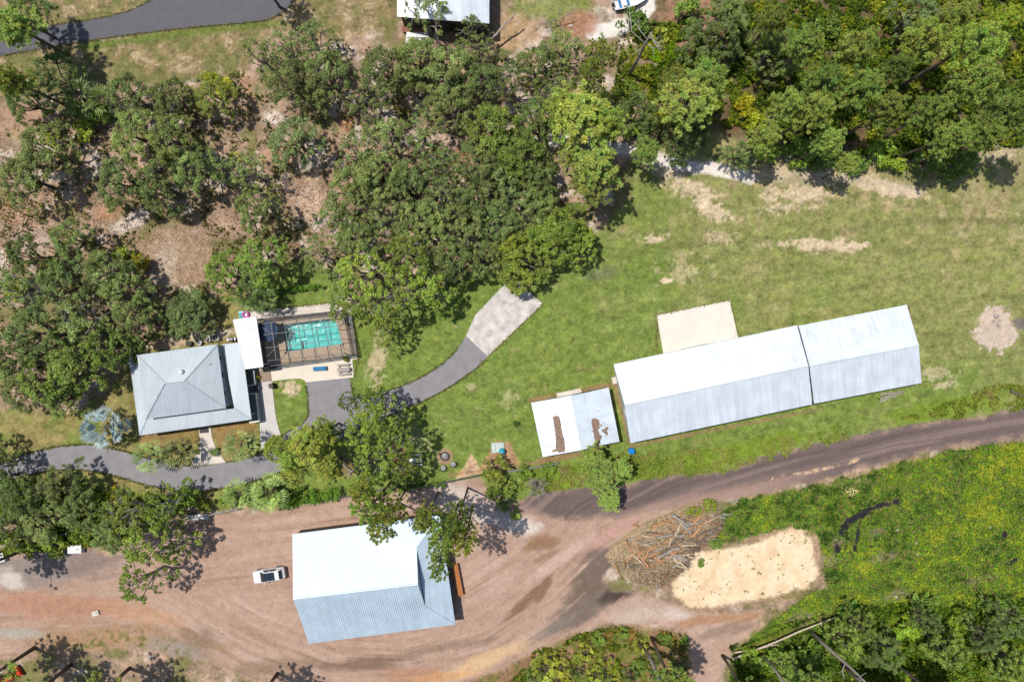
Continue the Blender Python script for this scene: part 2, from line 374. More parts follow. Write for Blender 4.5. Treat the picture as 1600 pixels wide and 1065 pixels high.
        put(m, C(214, 192, 160), 0.6)
    put((1 - sst(0.4, 1.2, blob(X, Y, 942, 428, 30, 12, -12) + f2)) * 0.45, C(108, 104, 92))
    # sandy path: white strip at the foot of the right-hand wood
    d = np.abs(line_d(X, Y, [(835, 215), (880, 222), (950, 228), (1000, 238), (1060, 258), (1110, 262), (1175, 278)]))
    put((1 - sst(6, 13, d + ed * 0.6)) * sst(-0.45, -0.05, f2 + 0.1), C(240, 228, 216), 0.25)
    d = np.abs(line_d(X, Y, [(1175, 278), (1260, 276), (1340, 282), (1440, 300)]))
    put((1 - sst(3, 14, d + ed)) * 0.5, C(205, 186, 160), 0.4)
    # white sandy path at the top
    d = np.abs(line_d(X, Y, [(1012, -40), (1012, 10), (995, 32), (950, 48), (925, 50)]))
    put(1 - sst(9, 14, d + ed * 0.5), C(240, 232, 222), 0.2)
    put((1 - sst(0.6, 1.2, blob(X, Y, 860, 12, 70, 26) + f2)) * 0.8, C(130, 142, 70))
    put((1 - sst(0.6, 1.2, blob(X, Y, 905, 38, 30, 22) + f2)) * 0.9, C(176, 132, 104))
    put((1 - sst(0.6, 1.2, blob(X, Y, 805, 50, 40, 32) + f2)) * 0.8, C(190, 156, 122))
    # grass belt at the top left
    t1 = poly_sd(X, Y, [(-130, -60), (620, -60), (620, 50), (520, 60), (420, 50), (380, 120), (250, 128), (150, 125), (70, 150), (-130, 170)])
    b1 = 1 - sst(-8, 10, t1 + ed)
    tt = sst(-0.2, 0.2, f2 + f1 * 0.5)[..., None]
    put(b1, C(158, 136, 100) * tt + C(122, 120, 74) * (1 - tt), 0.6)
    put(b1 * sst(0.12, .3, f2 + f3) * .7, C(196, 178, 146), 0.5)
    put((1 - sst(2, 9, np.abs(line_d(X, Y, [(125, 74), (300, 50), (440, 36)])) + f3 * 4)) * 0.7, C(104, 124, 50))
    put((1 - sst(0.5, 1.2, blob(X, Y, 40, 190, 60, 30) + f2)) * 0.8, C(180, 146, 118), 0.5)
    # clearings in the oak wood
    for cx, cy, rx, ry, dg, c, k in ((275, 400, 62, 52, 20, (176, 148, 122), .95), (255, 420, 22, 50, 20, (206, 188, 170), .6), (205, 345, 40, 14, -25, (214, 198, 184), .9), (170, 330, 28, 16, 0, (188, 140, 108), .7), (55, 375, 38, 22, 0, (196, 174, 158), .7),
                                     (20, 330, 26, 20, 0, (190, 148, 120), .7), (430, 185, 20, 14, 20, (226, 210, 196), .9), (480, 245, 22, 28, 15, (224, 208, 196), .9), (440, 245, 40, 18, 0, (196, 156, 128), .9), (465, 300, 36, 30, 0, (190, 158, 132), .95),
                                     (480, 320, 26, 34, 10, (206, 178, 154), .9), (500, 345, 10, 20, 30, (222, 206, 194), .8), (540, 190, 14, 26, 0, (196, 148, 116), .9), (700, 215, 30, 22, 0, (192, 164, 142), .8), (720, 240, 24, 14, 0, (160, 110, 88), .7),
                                     (550, 275, 30, 12, -10, (214, 184, 154), .7), (610, 300, 14, 8, 0, (200, 168, 150), .8), (330, 245, 16, 10, 0, (224, 206, 190), .8), (335, 290, 22, 14, 0, (218, 196, 178), .6), (845, 215, 24, 14, 0, (220, 204, 188), .8), (385, 130, 14, 22, 0, (184, 146, 118), .8),
                                     (735, 140, 14, 14, 0, (160, 138, 84), .8), (880, 140, 14, 12, 0, (188, 138, 104), .8), (1000, 130, 40, 30, 0, (150, 122, 84), .6), (310, 525, 60, 10, -8, (212, 194, 174), .95), (260, 537, 50, 10, -8, (206, 178, 148), .8), (390, 150, 10, 12, 0, (190, 150, 120), .6)):
        put((1 - sst(0.55, 1.15, blob(X, Y, cx, cy, rx, ry, dg) + f2 * 0.9)) * k, C(*c), 0.5)
    # lime weeds, bottom right
    lm = 1 - sst(-8, 8, poly_sd(X, Y, LIME) + ed)
    tt = sst(-0.3, 0.3, f2 + f1)[..., None]
    put(lm, C(84, 96, 44) * (1 - tt) + C(120, 126, 48) * tt, 0.7)
    for k, (cx, cy, rx, ry) in enumerate(((1295, 875, 24, 14), (1380, 870, 40, 14), (1530, 905, 50, 10), (1370, 830, 24, 8), (1400, 930, 34, 12), (1340, 750, 36, 8), (1250, 965, 32, 16), (1380, 960, 20, 8), (1310, 845, 14, 12))):
        put((1 - sst(0.4, 1.2, blob(X, Y, cx, cy, rx, ry, -12) + f2)) * 0.65, C(150, 134, 112), 0.5)
    put((1 - sst(0.4, 1.2, blob(X, Y, 1330, 768, 14, 10) + f2)) * 0.8, C(226, 200, 150), 0.3)
    for cx, cy, rx, ry, dg in DARK_PATCHES: put((1 - sst(0.5, 1.05, blob(X, Y, cx, cy, rx, ry, dg) + f2 * 1.3 + f3 * 1.3)), C(50, 48, 52), 0.5)  # ragged near-black patches in the weed field
    # scattered scrub soil at the bottom
    b2 = 1 - sst(-8, 8, poly_sd(X, Y, [(700, 1075), (850, 1012), (900, 990), (960, 978), (1075, 990), (1090, 1180), (600, 1180)]) + ed)
    put(b2, C(152, 118, 90), 0.6); put(b2 * sst(-0.1, 0.15, f2), C(112, 120, 50), 0.6)
    # dirt yard: pinkish crushed soil with wheel tracks
    yd = poly_sd(X, Y, DIRT_YARD) + ed * 0.7
    ym = 1 - sst(-3, 5, yd)
    trk = line_d(X, Y, [(-200, 905), (0, 905), (250, 900), (400, 985), (520, 1030), (640, 1032), (760, 1000), (860, 935), (950, 850), (1060, 790), (1200, 750), (1400, 700), (1700, 650)])
    sA = fbm(trk / 5.0, X / 130, 81, 4, 0.6); sB = fbm((Y + 0.13 * X) / 5.0, X / 110, 91, 4, 0.6)
    wA = sst(30, -30, np.where(X > 640, -40.0, 930 - Y))
    stk = sA * wA + sB * (1 - wA)
    yc = np.zeros(X.shape + (3,)); yc[:] = C(184, 153, 133)
    tt = sst(-0.1, 0.35, stk * .8 + f1 * 0.5)[..., None]; yc = yc * (1 - tt) + C(198, 168, 150) * tt
    tt = (sst(0.05, 0.4, -stk + f2 * 0.4) * .8)[..., None]; yc = yc * (1 - tt) + C(160, 126, 108) * tt
    fine = fbm(trk / 1.6, X / 40, 83, 3, .6) * wA + fbm((Y + .13 * X) / 1.6, X / 40, 93, 3, .6) * (1 - wA)
    yc *= (1 + .16 * fine + .1 * f3)[..., None]
    put(ym, yc, 0.2)
    for cx, cy, rx, ry, dg, c, k in ((75, 885, 130, 34, -6, (150, 138, 130), .9), (150, 880, 60, 24, -10, (140, 122, 112), .6), (15, 905, 26, 16, 20, (214, 202, 190), .9), (75, 945, 150, 22, 2, (184, 136, 110), .75), (230, 960, 90, 16, 8, (200, 156, 120), .55), (180, 1010, 160, 40, 4, (176, 140, 108), .85),
                                     (30, 990, 40, 10, 0, (178, 172, 160), .8), (265, 1020, 60, 24, 10, (152, 146, 138), .7), (320, 1000, 40, 20, 20, (140, 118, 98), .7), (430, 1040, 90, 14, -6, (146, 120, 98), .7), (570, 1035, 100, 12, -4, (128, 104, 86), .85), (700, 1010, 90, 8, -10, (146, 122, 102), .7),
                                     (760, 1030, 110, 12, -24, (222, 186, 140), .8), (690, 1056, 60, 8, -6, (226, 176, 124), .8), (640, 1060, 80, 16, -4, (178, 128, 92), .5), (720, 785, 60, 34, 20, (214, 198, 184), .85), (810, 820, 36, 18, 0, (226, 214, 200), .9), (620, 785, 60, 16, -6, (204, 178, 160), .7),
                                     (930, 915, 56, 36, -45, (124, 106, 92), 1), (905, 955, 70, 20, -30, (128, 112, 102), 1), (965, 925, 34, 16, -30, (84, 72, 64), 1), (935, 880, 30, 30, -45, (122, 106, 96), .9), (855, 985, 50, 10, -30, (142, 128, 118), .7), (820, 940, 44, 9, -42, (140, 108, 84), 1), (848, 920, 26, 8, -60, (144, 112, 90), 1), (845, 850, 30, 12, -10, (150, 116, 90), .9), (850, 870, 26, 6, -25, (156, 122, 98), .8), (500, 920, 60, 6, 4, (160, 124, 104), .7),
                                     (1010, 960, 60, 12, -6, (216, 196, 178), .7), (1060, 962, 24, 9, 0, (222, 206, 192), .7), (1130, 965, 80, 10, -6, (176, 130, 92), .7), (1130, 985, 60, 10, -12, (140, 120, 106), .6), (1000, 955, 60, 20, 0, (190, 166, 150), .4),
                                     (880, 870, 70, 9, -36, (208, 176, 162), .8), (960, 830, 60, 10, -32, (198, 156, 142), .8), (840, 845, 26, 10, -20, (156, 120, 92), .7), (350, 1010, 30, 10, 0, (170, 140, 110), .5), (775, 800, 40, 22, 30, (200, 190, 182), .6)):
        m = (1 - sst(0.45, 1.2, blob(X, Y, cx, cy, rx, ry, dg) + f2 * 0.8 + stk * 0.8)) * k * ym
        put(m, C(*c), 0.22)
    for cx, cy, rx, ry in ((180, 1015, 170, 42), (400, 1055, 60, 10), (90, 1030, 100, 20)):
        m = (1 - sst(0.5, 1.1, blob(X, Y, cx, cy, rx, ry) + f2)) * sst(0.02, 0.2, f3 + f2 * 0.6) * ym
        put(m, C(122, 118, 62), 0.5)
    # dirt road: dark brown-grey with pink wheel tracks
    rd = poly_sd(X, Y, DIRT_ROAD) + ed * 0.45
    rm = 1 - sst(-2, 4, rd)
    rs = fbm(trk / 4.0, X / 170, 101, 4, 0.6)
    rc = np.zeros(X.shape + (3,)); rc[:] = C(118, 103, 98)
    tt = (sst(0.02, 0.25, rs + 0.1 * f1) * 0.8)[..., None]; rc = rc * (1 - tt) + C(150, 128, 118) * tt
    tt = (sst(0.05, 0.25, -rs) * 0.7)[..., None]; rc = rc * (1 - tt) + C(100, 86, 82) * tt
    pk = (sst(-6, 14, poly_sd(X, Y, [(700, 700), (810, 782), (880, 812), (960, 800), (1050, 775), (1180, 748), (1300, 720), (1300, 600), (700, 600)]) + f2 * 10) * (1 - sst(1150, 1330, X)) * 0.85)[..., None]
    rc = rc * (1 - pk) + C(176, 146, 131) * pk
    e2 = (sst(-9, -1, rd) * sst(-0.1, 0.2, f2) * 0.8)[..., None]; rc = rc * (1 - e2) + C(172, 142, 126) * e2
    put(rm, rc, 0.14)
    put((1 - sst(1.5, 4, np.abs(line_d(X, Y, [(1200, 748), (1260, 738), (1330, 722), (1340, 718)])) + f3 * 4)) * sst(-0.1, 0.1, f1 + f3), C(222, 186, 148), 0.2)
    # cream sand patch
    sdm = poly_sd(X, Y, SAND) + ed * 0.4
    put((1 - sst(-2, 6, np.abs(sdm - 5) - 3)) * 0.3 * sst(-.1, .1, f2), C(176, 140, 102))
    smk = 1 - sst(-3, 3.5, sdm + f3 * 8)
    sc_ = C(238, 208, 168) + (C(248, 224, 188) - C(238, 208, 168)) * sst(-0.2, 0.2, f2)[..., None]
    put(smk, sc_, 0.16)
    put(smk * sst(.12, .3, -f2 - f3 * .5) * .35, C(206, 168, 128))
    put(smk * sst(0.24, 0.32, fbm(X / 9, Y / 9, 111, 3, 0.7)) * 0.8, C(120, 118, 62), 0.2)
    # rubble clearing at the far right with its stub of track
    rb = blob(X, Y, 1556, 513, 37, 37) + f2 * 0.8 + f3 * 0.6
    put(1 - sst(0.85, 1.0, rb), C(208, 188, 168), 0.35)
    put((1 - sst(-3, 2, poly_sd(X, Y, [(1578, 498), (1700, 492), (1700, 520), (1590, 514)]) + f3 * 4)) * 0.9, C(124, 112, 108), 0.2)
    # gravel and bare soil by the fence
    put(1 - sst(-2, 2, poly_sd(X, Y, [(736, 709), (745, 722), (753, 738), (735, 744), (712, 747), (726, 728)]) + f3 * 5), C(206, 172, 138), 0.7)
    put((1 - sst(-3, 3, poly_sd(X, Y, [(776, 688), (796, 690), (812, 722), (770, 745), (750, 728)]) + f3 * 7)) * 0.9, C(186, 146, 112), 0.5)
    put((1 - sst(0.85, 1.05, blob(X, Y, 695, 713, 13, 13) + f3 * 0.3)), C(172, 142, 112), 0.4)
    put((1 - sst(0.7, 1.1, blob(X, Y, 617, 708, 17, 16) + f3 * 0.3)), C(150, 112, 90), 0.4)
    put((1 - sst(0.7, 1.1, blob(X, Y, 550, 722, 36, 26) + f2)) * 0.6, C(150, 120, 94), 0.4)
    # planting beds round the house, soil below shed eaves
    put((1 - sst(-2, 3, poly_sd(X, Y, [(216, 676), (310, 664), (306, 690), (240, 700), (216, 690)]) + ed * .3)) * 0.7, C(156, 122, 80), 0.4)
    put((1 - sst(-2, 3, poly_sd(X, Y, [(330, 668), (400, 655), (402, 680), (346, 700)]) + ed * .3)) * 0.7, C(160, 124, 80), 0.4)
    for a, b, w in (((830, 626), (952, 602), 4), ((848, 718), (935, 702), 6), ((958, 590), (984, 690), 3), ((1440, 600), (1420, 480), 2), ((985, 697), (1275, 640), 2), ((700, 742), (860, 720), 2)):
        put((1 - sst(w * .5, w * 1.6, seg_dist(X, Y, a, b) + f3 * 4)) * 0.75, C(160, 126, 96), 0.4)
    wx = xs; z = -0.02 - 0.05 * (fbm(X / 40, Y / 40, 7, 3) + 0.5)
    z = z + ym * 0.03 * stk
    # split the one grid by what covers each cell
    cls = np.zeros(X.shape, np.int32)
    cls[rd < 1.0] = 2; cls[(yd < 1.0) & (cls == 0)] = 1; cls[sdm < 0] = 3
    fc = cls[:-1, :-1]
    idx = np.arange(nx * ny).reshape(ny, nx)
    quads = np.stack([idx[:-1, :-1], idx[:-1, 1:], idx[1:, 1:], idx[1:, :-1]], -1)
    co = np.stack([WX, WY, z], -1).reshape(-1, 3)
    rgba = np.concatenate([np.clip(col, 0, 0.9), amp[..., None]], -1).reshape(-1, 4)
    hole = poly_sd(X, Y, [(441, 506), (525, 495), (536, 538), (447, 551)])[:-1, :-1] < 1.0
    gm = vcol_mat('site_soil_and_grass')
    for k, nm in ((0, 'ground'), (1, 'dirt_yard'), (2, 'dirt_road'), (3, 'sand')):
        q = quads[(fc == k) & ~hole]
        used, inv = np.unique(q.reshape(-1), return_inverse=True)
        me = bpy.data.meshes.new(nm)
        nv, nf = len(used), len(q)
        me.vertices.add(nv); me.vertices.foreach_set('co', co[used].astype(np.float32).ravel())
        me.loops.add(nf * 4); me.loops.foreach_set('vertex_index', inv.astype(np.int32).ravel())
        me.polygons.add(nf); me.polygons.foreach_set('loop_start', (np.arange(nf) * 4).astype(np.int32))
        me.polygons.foreach_set('use_smooth', np.ones(nf, bool))
        ca = me.attributes.new('Col', 'FLOAT_COLOR', 'POINT'); ca.data.foreach_set('color', rgba[used].astype(np.float32).ravel())
        me.update(calc_edges=True); me.validate()
        me.materials.append(gm)
        o = bpy.data.objects.new(nm, me); COL.objects.link(o); o['kind'] = 'structure'
    # the land further out, as one ring to the horizon
    b = MB(); R = 3000.0
    b.add([(-88, -60, -0.045), (88, -60, -0.045), (88, 60, -0.045), (-88, 60, -0.045), (-R, -R, -0.3), (R, -R, -0.3), (R, R, -0.3), (-R, R, -0.3)],
          [(4, 5, 1, 0), (5, 6, 2, 1), (6, 7, 3, 2), (7, 4, 0, 3)])
    o = b.build('terrain', mat('distant_scrub', (116, 118, 66), 0.95, var=0.35, scale=0.05, detail=9)); o['kind'] = 'structure'
build_ground()

# ------------------------------------------------------------------ paved surfaces
rnd = random.Random(5)
def smooth_outline(pts, jitter=0.0, sub=6, closed=True):
    """Catmull-Rom through the points (corner points are given doubled)."""
    out = []; n = len(pts)
    for i in range(n):
        p0, p1, p2, p3 = (Vector(pts[(i + k) % n]) for k in (-1, 0, 1, 2))
        if (p1 - p2).length < 1e-6: continue
        for k in range(sub):
            t = k / sub
            v = 0.5 * ((2 * p1) + (-p0 + p2) * t + (2 * p0 - 5 * p1 + 4 * p2 - p3) * t * t + (-p0 + 3 * p1 - 3 * p2 + p3) * t ** 3)
            out.append((v.x + rnd.uniform(-jitter, jitter), v.y + rnd.uniform(-jitter, jitter)))
    return out
def slab(name, pts, m, z0=-0.10, z1=0.03, parent=None, kind='structure'):
    q = [(P(x, y).x, P(x, y).y) for x, y in pts]
    b = MB(); b.prism(q, z0, z1)
    me = b.build(name, m, parent)
    if kind: me['kind'] = kind
    return me
D = lambda x, y: [(x, y), (x, y)]
drive = ([(-120, 760), (-120, 745), (-40, 738), (15, 718), (50, 706), (100, 696), (150, 695), (200, 706), (240, 718), (300, 728), (352, 722), (395, 712), (425, 694), (450, 674), (474, 659)]
         + D(482, 648) + [(481, 625), (479, 605)] + D(478, 590) + D(545, 586) + [(549, 605)] + D(553, 620) + [(575, 618), (612, 608), (650, 593), (688, 570), (714, 546)] + D(728, 525) + D(762, 556)
         + [(744, 575), (706, 602), (668, 623), (630, 640), (590, 655), (555, 672), (520, 694), (480, 716), (440, 736), (400, 750), (350, 762), (290, 767), (232, 758), (188, 746), (140, 735), (90, 734), (40, 742), (0, 755), (-60, 768)])
slab('driveway', smooth_outline(drive, 0.25), M['asphalt'], z1=0.022)
road = [(-120, 70), (0, 50), (30, 45), (113, 35), (180, 23), (222, 8), (240, -10), (250, -60), (520, -60), (480, -20), (450, 12), (420, 30), (360, 38), (290, 44), (200, 55), (120, 67), (30, 82), (-120, 108)]
slab('road', smooth_outline(road, 0.35), M['asphalt_dark'], z1=0.022)
pad = slab('concrete_pad', [(800, 431.5), (848, 474.5), (762, 556.5), (728, 524.5), (743, 492)], M['old_concrete'], z1=0.06)
b = MB()
for (x0, y0), (x1, y1) in (((743, 492), (790, 530)), ((769, 464), (818, 505)), ((752, 503), (790, 462))):
    a, c = P(x0, y0), P(x1, y1); d = c - a
    b.box(((a.x + c.x) / 2, (a.y + c.y) / 2, 0.062), (d.length, 0.07, 0.008), math.atan2(d.y, d.x))
j = b.build('expansion_joint', mat('pale_joint_line', (226, 218, 206), 0.9)); j['kind'] = 'structure'; j.parent = pad
slab('concrete_apron', [(1026, 492), (1140, 469), (1154, 530), (1037, 556)], mat('cream_concrete', (238, 230, 216), 0.9, var=0.06, scale=0.6, detail=8), z1=0.06)
walk = D(310, 660) + D(329, 658) + [(331, 680), (338, 700)] + D(353, 722) + D(297, 728) + [(308, 706), (312, 690)]
slab('footpath', smooth_outline(walk), M['concrete'], z1=0.05)
walk2 = D(403, 597) + D(425, 595) + [(428, 625), (432, 655)] + D(440, 683) + [(425, 690)] + D(408, 702) + [(406, 660)]
slab('footpath', smooth_outline(walk2), mat('pale_grey_concrete', (214, 208, 202), 0.9, var=0.05, scale=0.8), z1=0.055)
pave = [(376, 488), (420, 483), (520, 473.5), (534, 480), (549, 486), (560, 560), (550.5, 562), (553, 589), (478, 597), (476, 594), (469, 591), (455, 591.5), (425, 595), (411, 576), (400, 560), (400, 500), (378, 502)]
# ring of pale paving with the pool left open
def ring(name, outer, inner, m, z0, z1, kind='structure'):
    # both outlines resampled by angle round a common centre
    c = sum((Vector(p) for p in inner), Vector((0, 0))) / len(inner)
    def hit(poly, a):
        d = Vector((math.cos(a), math.sin(a))); best = 0
        for i in range(len(poly)):
            p, q = Vector(poly[i]), Vector(poly[(i + 1) % len(poly)]); e = q - p
            den = d.x * e.y - d.y * e.x
            if abs(den) < 1e-9: continue
            t = ((p.x - c.x) * e.y - (p.y - c.y) * e.x) / den; u = ((p.x - c.x) * d.y - (p.y - c.y) * d.x) / den
            if t > 0 and -1e-6 <= u <= 1 + 1e-6: best = max(best, t)
        return c + d * best
    an = sorted(set([math.atan2(p[1] - c.y, p[0] - c.x) for p in list(outer) + list(inner)] + [math.radians(k) for k in range(-180, 180, 6)]))
    n = len(an); O = [hit(outer, a) for a in an]; I = [hit(inner, a) for a in an]
    W = lambda p: P(p[0], p[1])
    b = MB(); vs = [(W(p).x, W(p).y, z1) for p in O] + [(W(p).x, W(p).y, z1) for p in I] + [(W(p).x, W(p).y, z0) for p in O] + [(W(p).x, W(p).y, z0) for p in I]
    fs = []
    for i in range(n):
        k = (i + 1) % n
        fs += [(i, n + i, n + k, k), (i, k, 2 * n + k, 2 * n + i), (n + i, 3 * n + i, 3 * n + k, n + k)]
    b.add(vs, fs); o = b.build(name, m)
    if kind: o['kind'] = kind
    return o
POOL = [(440.6, 505.8), (524.7, 495.3), (536, 538), (446.6, 550.8)]
DECK = [(404, 500), (540, 486), (554.5, 553), (411.5, 573)]
pv = [(376, 488), (420, 483), (520, 473.5), (534, 480), (549, 486), (560, 560), (550.5, 562), (553, 589), (478, 597), (425, 595), (411, 576)]
slab('pool_paving', pave[:4] + [(549, 486), (541, 486.4), (404, 500.4), (378, 502)], M['concrete'], z1=0.05)
slab('pool_paving', [(541.5, 487), (549, 486), (560, 560), (550.5, 562), (553, 589), (478, 597), (476, 594), (469, 591), (455, 591.5), (425, 595), (412, 574.4), (555.2, 554)], mat('cream_paving', (238, 224, 206), 0.9, var=0.05, scale=0.8), z1=0.05)
ring('pool_deck', DECK, POOL, M['pooldeck'], -0.1, 0.07)

# ------------------------------------------------------------------ building helpers
def roof_face(b, poly, down, step=0.30, h=0.035, w=0.06, thick=0.10, mi=0):
    """Sheet of metal roof: a slab below the polygon and ribs running along 'down'."""
    poly = [Vector(p) for p in poly]
    n = Vector((0, 0, 0))
    for i in range(1, len(poly) - 1): n += (poly[i] - poly[0]).cross(poly[i + 1] - poly[0])
    n.normalize()
    if n.z < 0: poly = poly[::-1]; n = -n
    k = len(poly)
    b.add(poly + [p - Vector((0, 0, thick)) for p in poly], [tuple(range(k)), tuple(range(2 * k - 1, k - 1, -1))] + [(i, i + k, (i + 1) % k + k, (i + 1) % k) for i in range(k)], mi)
    d = Vector(down); d = (d - n * d.dot(n)).normalized(); a = d.cross(n).normalized()
    ts = [p.dot(a) for p in poly]; t = min(ts) + step * 0.5
    while t < max(ts):
        hits = []
        for i in range(k):
            p, q = poly[i], poly[(i + 1) % k]; pa, qa = p.dot(a) - t, q.dot(a) - t
            if pa * qa < 0: hits.append(p + (q - p) * (pa / (pa - qa)))
        if len(hits) >= 2:
            hits.sort(key=lambda v: v.dot(d)); p, q = hits[0], hits[-1]
            if (q - p).length > 0.15:
                o = a * (w / 2); u = n * h
                b.add([p - o, p + o, q + o, q - o, p - o * .5 + u, p + o * .5 + u, q + o * .5 + u, q - o * .5 + u],
                      [(4, 5, 6, 7), (0, 1, 5, 4), (1, 2, 6, 5), (2, 3, 7, 6), (3, 0, 4, 7)], mi)
        t += step
def laps(b, poly, down, fr, h=.007, w=.07, mi=0):
    poly = [Vector(p) for p in poly]; n = (poly[1] - poly[0]).cross(poly[2] - poly[0]).normalized()
    if n.z < 0: n = -n
    d = Vector(down); d = (d - n * d.dot(n)).normalized(); k = len(poly)
    ts = [p.dot(d) for p in poly]
    for f in fr:
        t = min(ts) + (max(ts) - min(ts)) * f; hits = []
        for i in range(k):
            p, q = poly[i], poly[(i + 1) % k]; pa, qa = p.dot(d) - t, q.dot(d) - t
            if pa * qa < 0: hits.append(p + (q - p) * (pa / (pa - qa)))
        if len(hits) == 2:
            p, q = hits; o = d * (w / 2); u = n * h
            b.add([p - o, p + o, q + o, q - o, p - o * .2 + u, p + o + u, q + o + u, q - o * .2 + u], [(4, 5, 6, 7), (7, 6, 5, 4)][:1] + [(0, 1, 5, 4), (1, 2, 6, 5), (2, 3, 7, 6), (3, 0, 4, 7)], mi)
def cap_line(b, p, q, w=0.16, up=0.05, mi=0):
    b.tube([Vector(p) + Vector((0, 0, up * .2)), Vector(q) + Vector((0, 0, up * .2))], w * 0.4, n=6, mi=mi)
def walls(parent, pts, z0, z1, m, name='wall', t=0.12, tops=None):
    """Straight walls between consecutive plan points; tops gives each corner's wall height."""
    n = len(pts)
    b = MB()
    for i in range(n):
        p, q = Vector(pts[i][:2]), Vector(pts[(i + 1) % n][:2]); d = (q - p); L = d.length; d.normalize(); nn = Vector((d.y, -d.x)) * t
        h0 = tops[i] if tops else z1; h1 = tops[(i + 1) % n] if tops else z1
        a = [p, q, q - nn, p - nn]
        b.add([(a[0].x, a[0].y, z0), (a[1].x, a[1].y, z0), (a[2].x, a[2].y, z0), (a[3].x, a[3].y, z0), (a[0].x, a[0].y, h0), (a[1].x, a[1].y, h1), (a[2].x, a[2].y, h1), (a[3].x, a[3].y, h0)],
              [(4, 5, 6, 7), (0, 1, 5, 4), (1, 2, 6, 5), (2, 3, 7, 6), (3, 0, 4, 7)])
    return b.build(name, m, parent)
def inset(pts, d):
    c = sum((Vector(p[:2]) for p in pts), Vector((0, 0))) / len(pts)
    out = []
    for p in pts:
        v = c - Vector(p[:2]); out.append(tuple(Vector(p[:2]) + v.normalized() * d * 1.3))
    return out
def wall_panel(b, p, q, s0, s1, z0, z1, out=0.03, mi=0):
    """A panel on the wall p->q between fractions s0..s1."""
    p, q = Vector(p[:2]), Vector(q[:2]); d = (q - p); n = Vector((d.y, -d.x)).normalized()
    a = p + d * s0; c = p + d * s1; m = (a + c) / 2 + n * out
    b.box((m.x, m.y, (z0 + z1) / 2), ((c - a).length, 0.06, z1 - z0), math.atan2(d.y, d.x), mi)

def gable(name, label, cat, TL, TR, RL, RR, BL, BR, ze, zr, rm, wm, doors, step=0.30, group=None):
    t = thing(name, label, cat)
    TL, TR, BL, BR = (P(*p, ze) for p in (TL, TR, BL, BR)); RL, RR = P(*RL, zr), P(*RR, zr)
    b = MB(); roof_face(b, [TL, TR, RR, RL], TL - RL, step); roof_face(b, [RL, RR, BR, BL], BL - RL, step); laps(b, [TL, TR, RR, RL], TL - RL, (.36, .7)); laps(b, [RL, RR, BR, BL], BL - RL, (.36, .7))
    r = b.build('roof', rm, t)
    c = MB(); cap_line(c, RL, RR, 0.3, 0.12); c.build('ridge_cap', rm, r)
    pts = inset([BL, BR, TR, TL], 0.35)
    zt = ze - 0.12
    gl = [pts[0], pts[1], pts[2], pts[3]]
    m1 = tuple(Vector(pts[1]).lerp(Vector(pts[2]), 0.5)); m2 = tuple(Vector(pts[3]).lerp(Vector(pts[0]), 0.5))
    walls(t, [pts[0], pts[1], m1, pts[2], pts[3], m2], 0, 0, wm, tops=[zt, zt, zr - 0.25, zt, zt, zr - 0.25])
    for (w, s0, s1, z1, nm, mm) in doors:
        b = MB(); e = [(0, 1), (1, 2), (2, 3), (3, 0)][w]
        wall_panel(b, pts[e[0]], pts[e[1]], s0, s1, 0.05, z1); dd = b.build(nm, mm, t)
    return t
M['door'] = mat('grey_roll_up_door', (196, 200, 204), 0.5, var=0.04)
gable('long_barn', 'long barn with pale ribbed metal gable roof, nearest the small shed', 'barn', (959, 569), (1245.3, 508), (976, 632), (1263, 571), (985, 692), (1269, 631.5), 3.9, 5.9, M['roof_barn'], M['wall_white'],
      [(0, .1, .16, 3, 'roll_up_door', M['door']), (0, .3, .36, 3, 'roll_up_door', M['door']), (2, .45, .60, 3.1, 'roll_up_door', M['door']), (2, .2, .24, 2.1, 'door', M['trim']), (3, .6, .68, 2.1, 'door', M['trim'])])
gable('short_barn', 'shorter metal barn at the right end of the long barn, roof slightly brighter', 'barn', (1247.9, 508.8), (1416.7, 476), (1264.9, 571.6), (1435.5, 539), (1272.2, 630.4), (1440.2, 598), 3.4, 5.3, M['roof_barn'], M['wall_white'],
      [(1, .35, .65, 3.1, 'roll_up_door', M['door']), (0, .3, .42, 3, 'roll_up_door', M['door'])], 0.3)

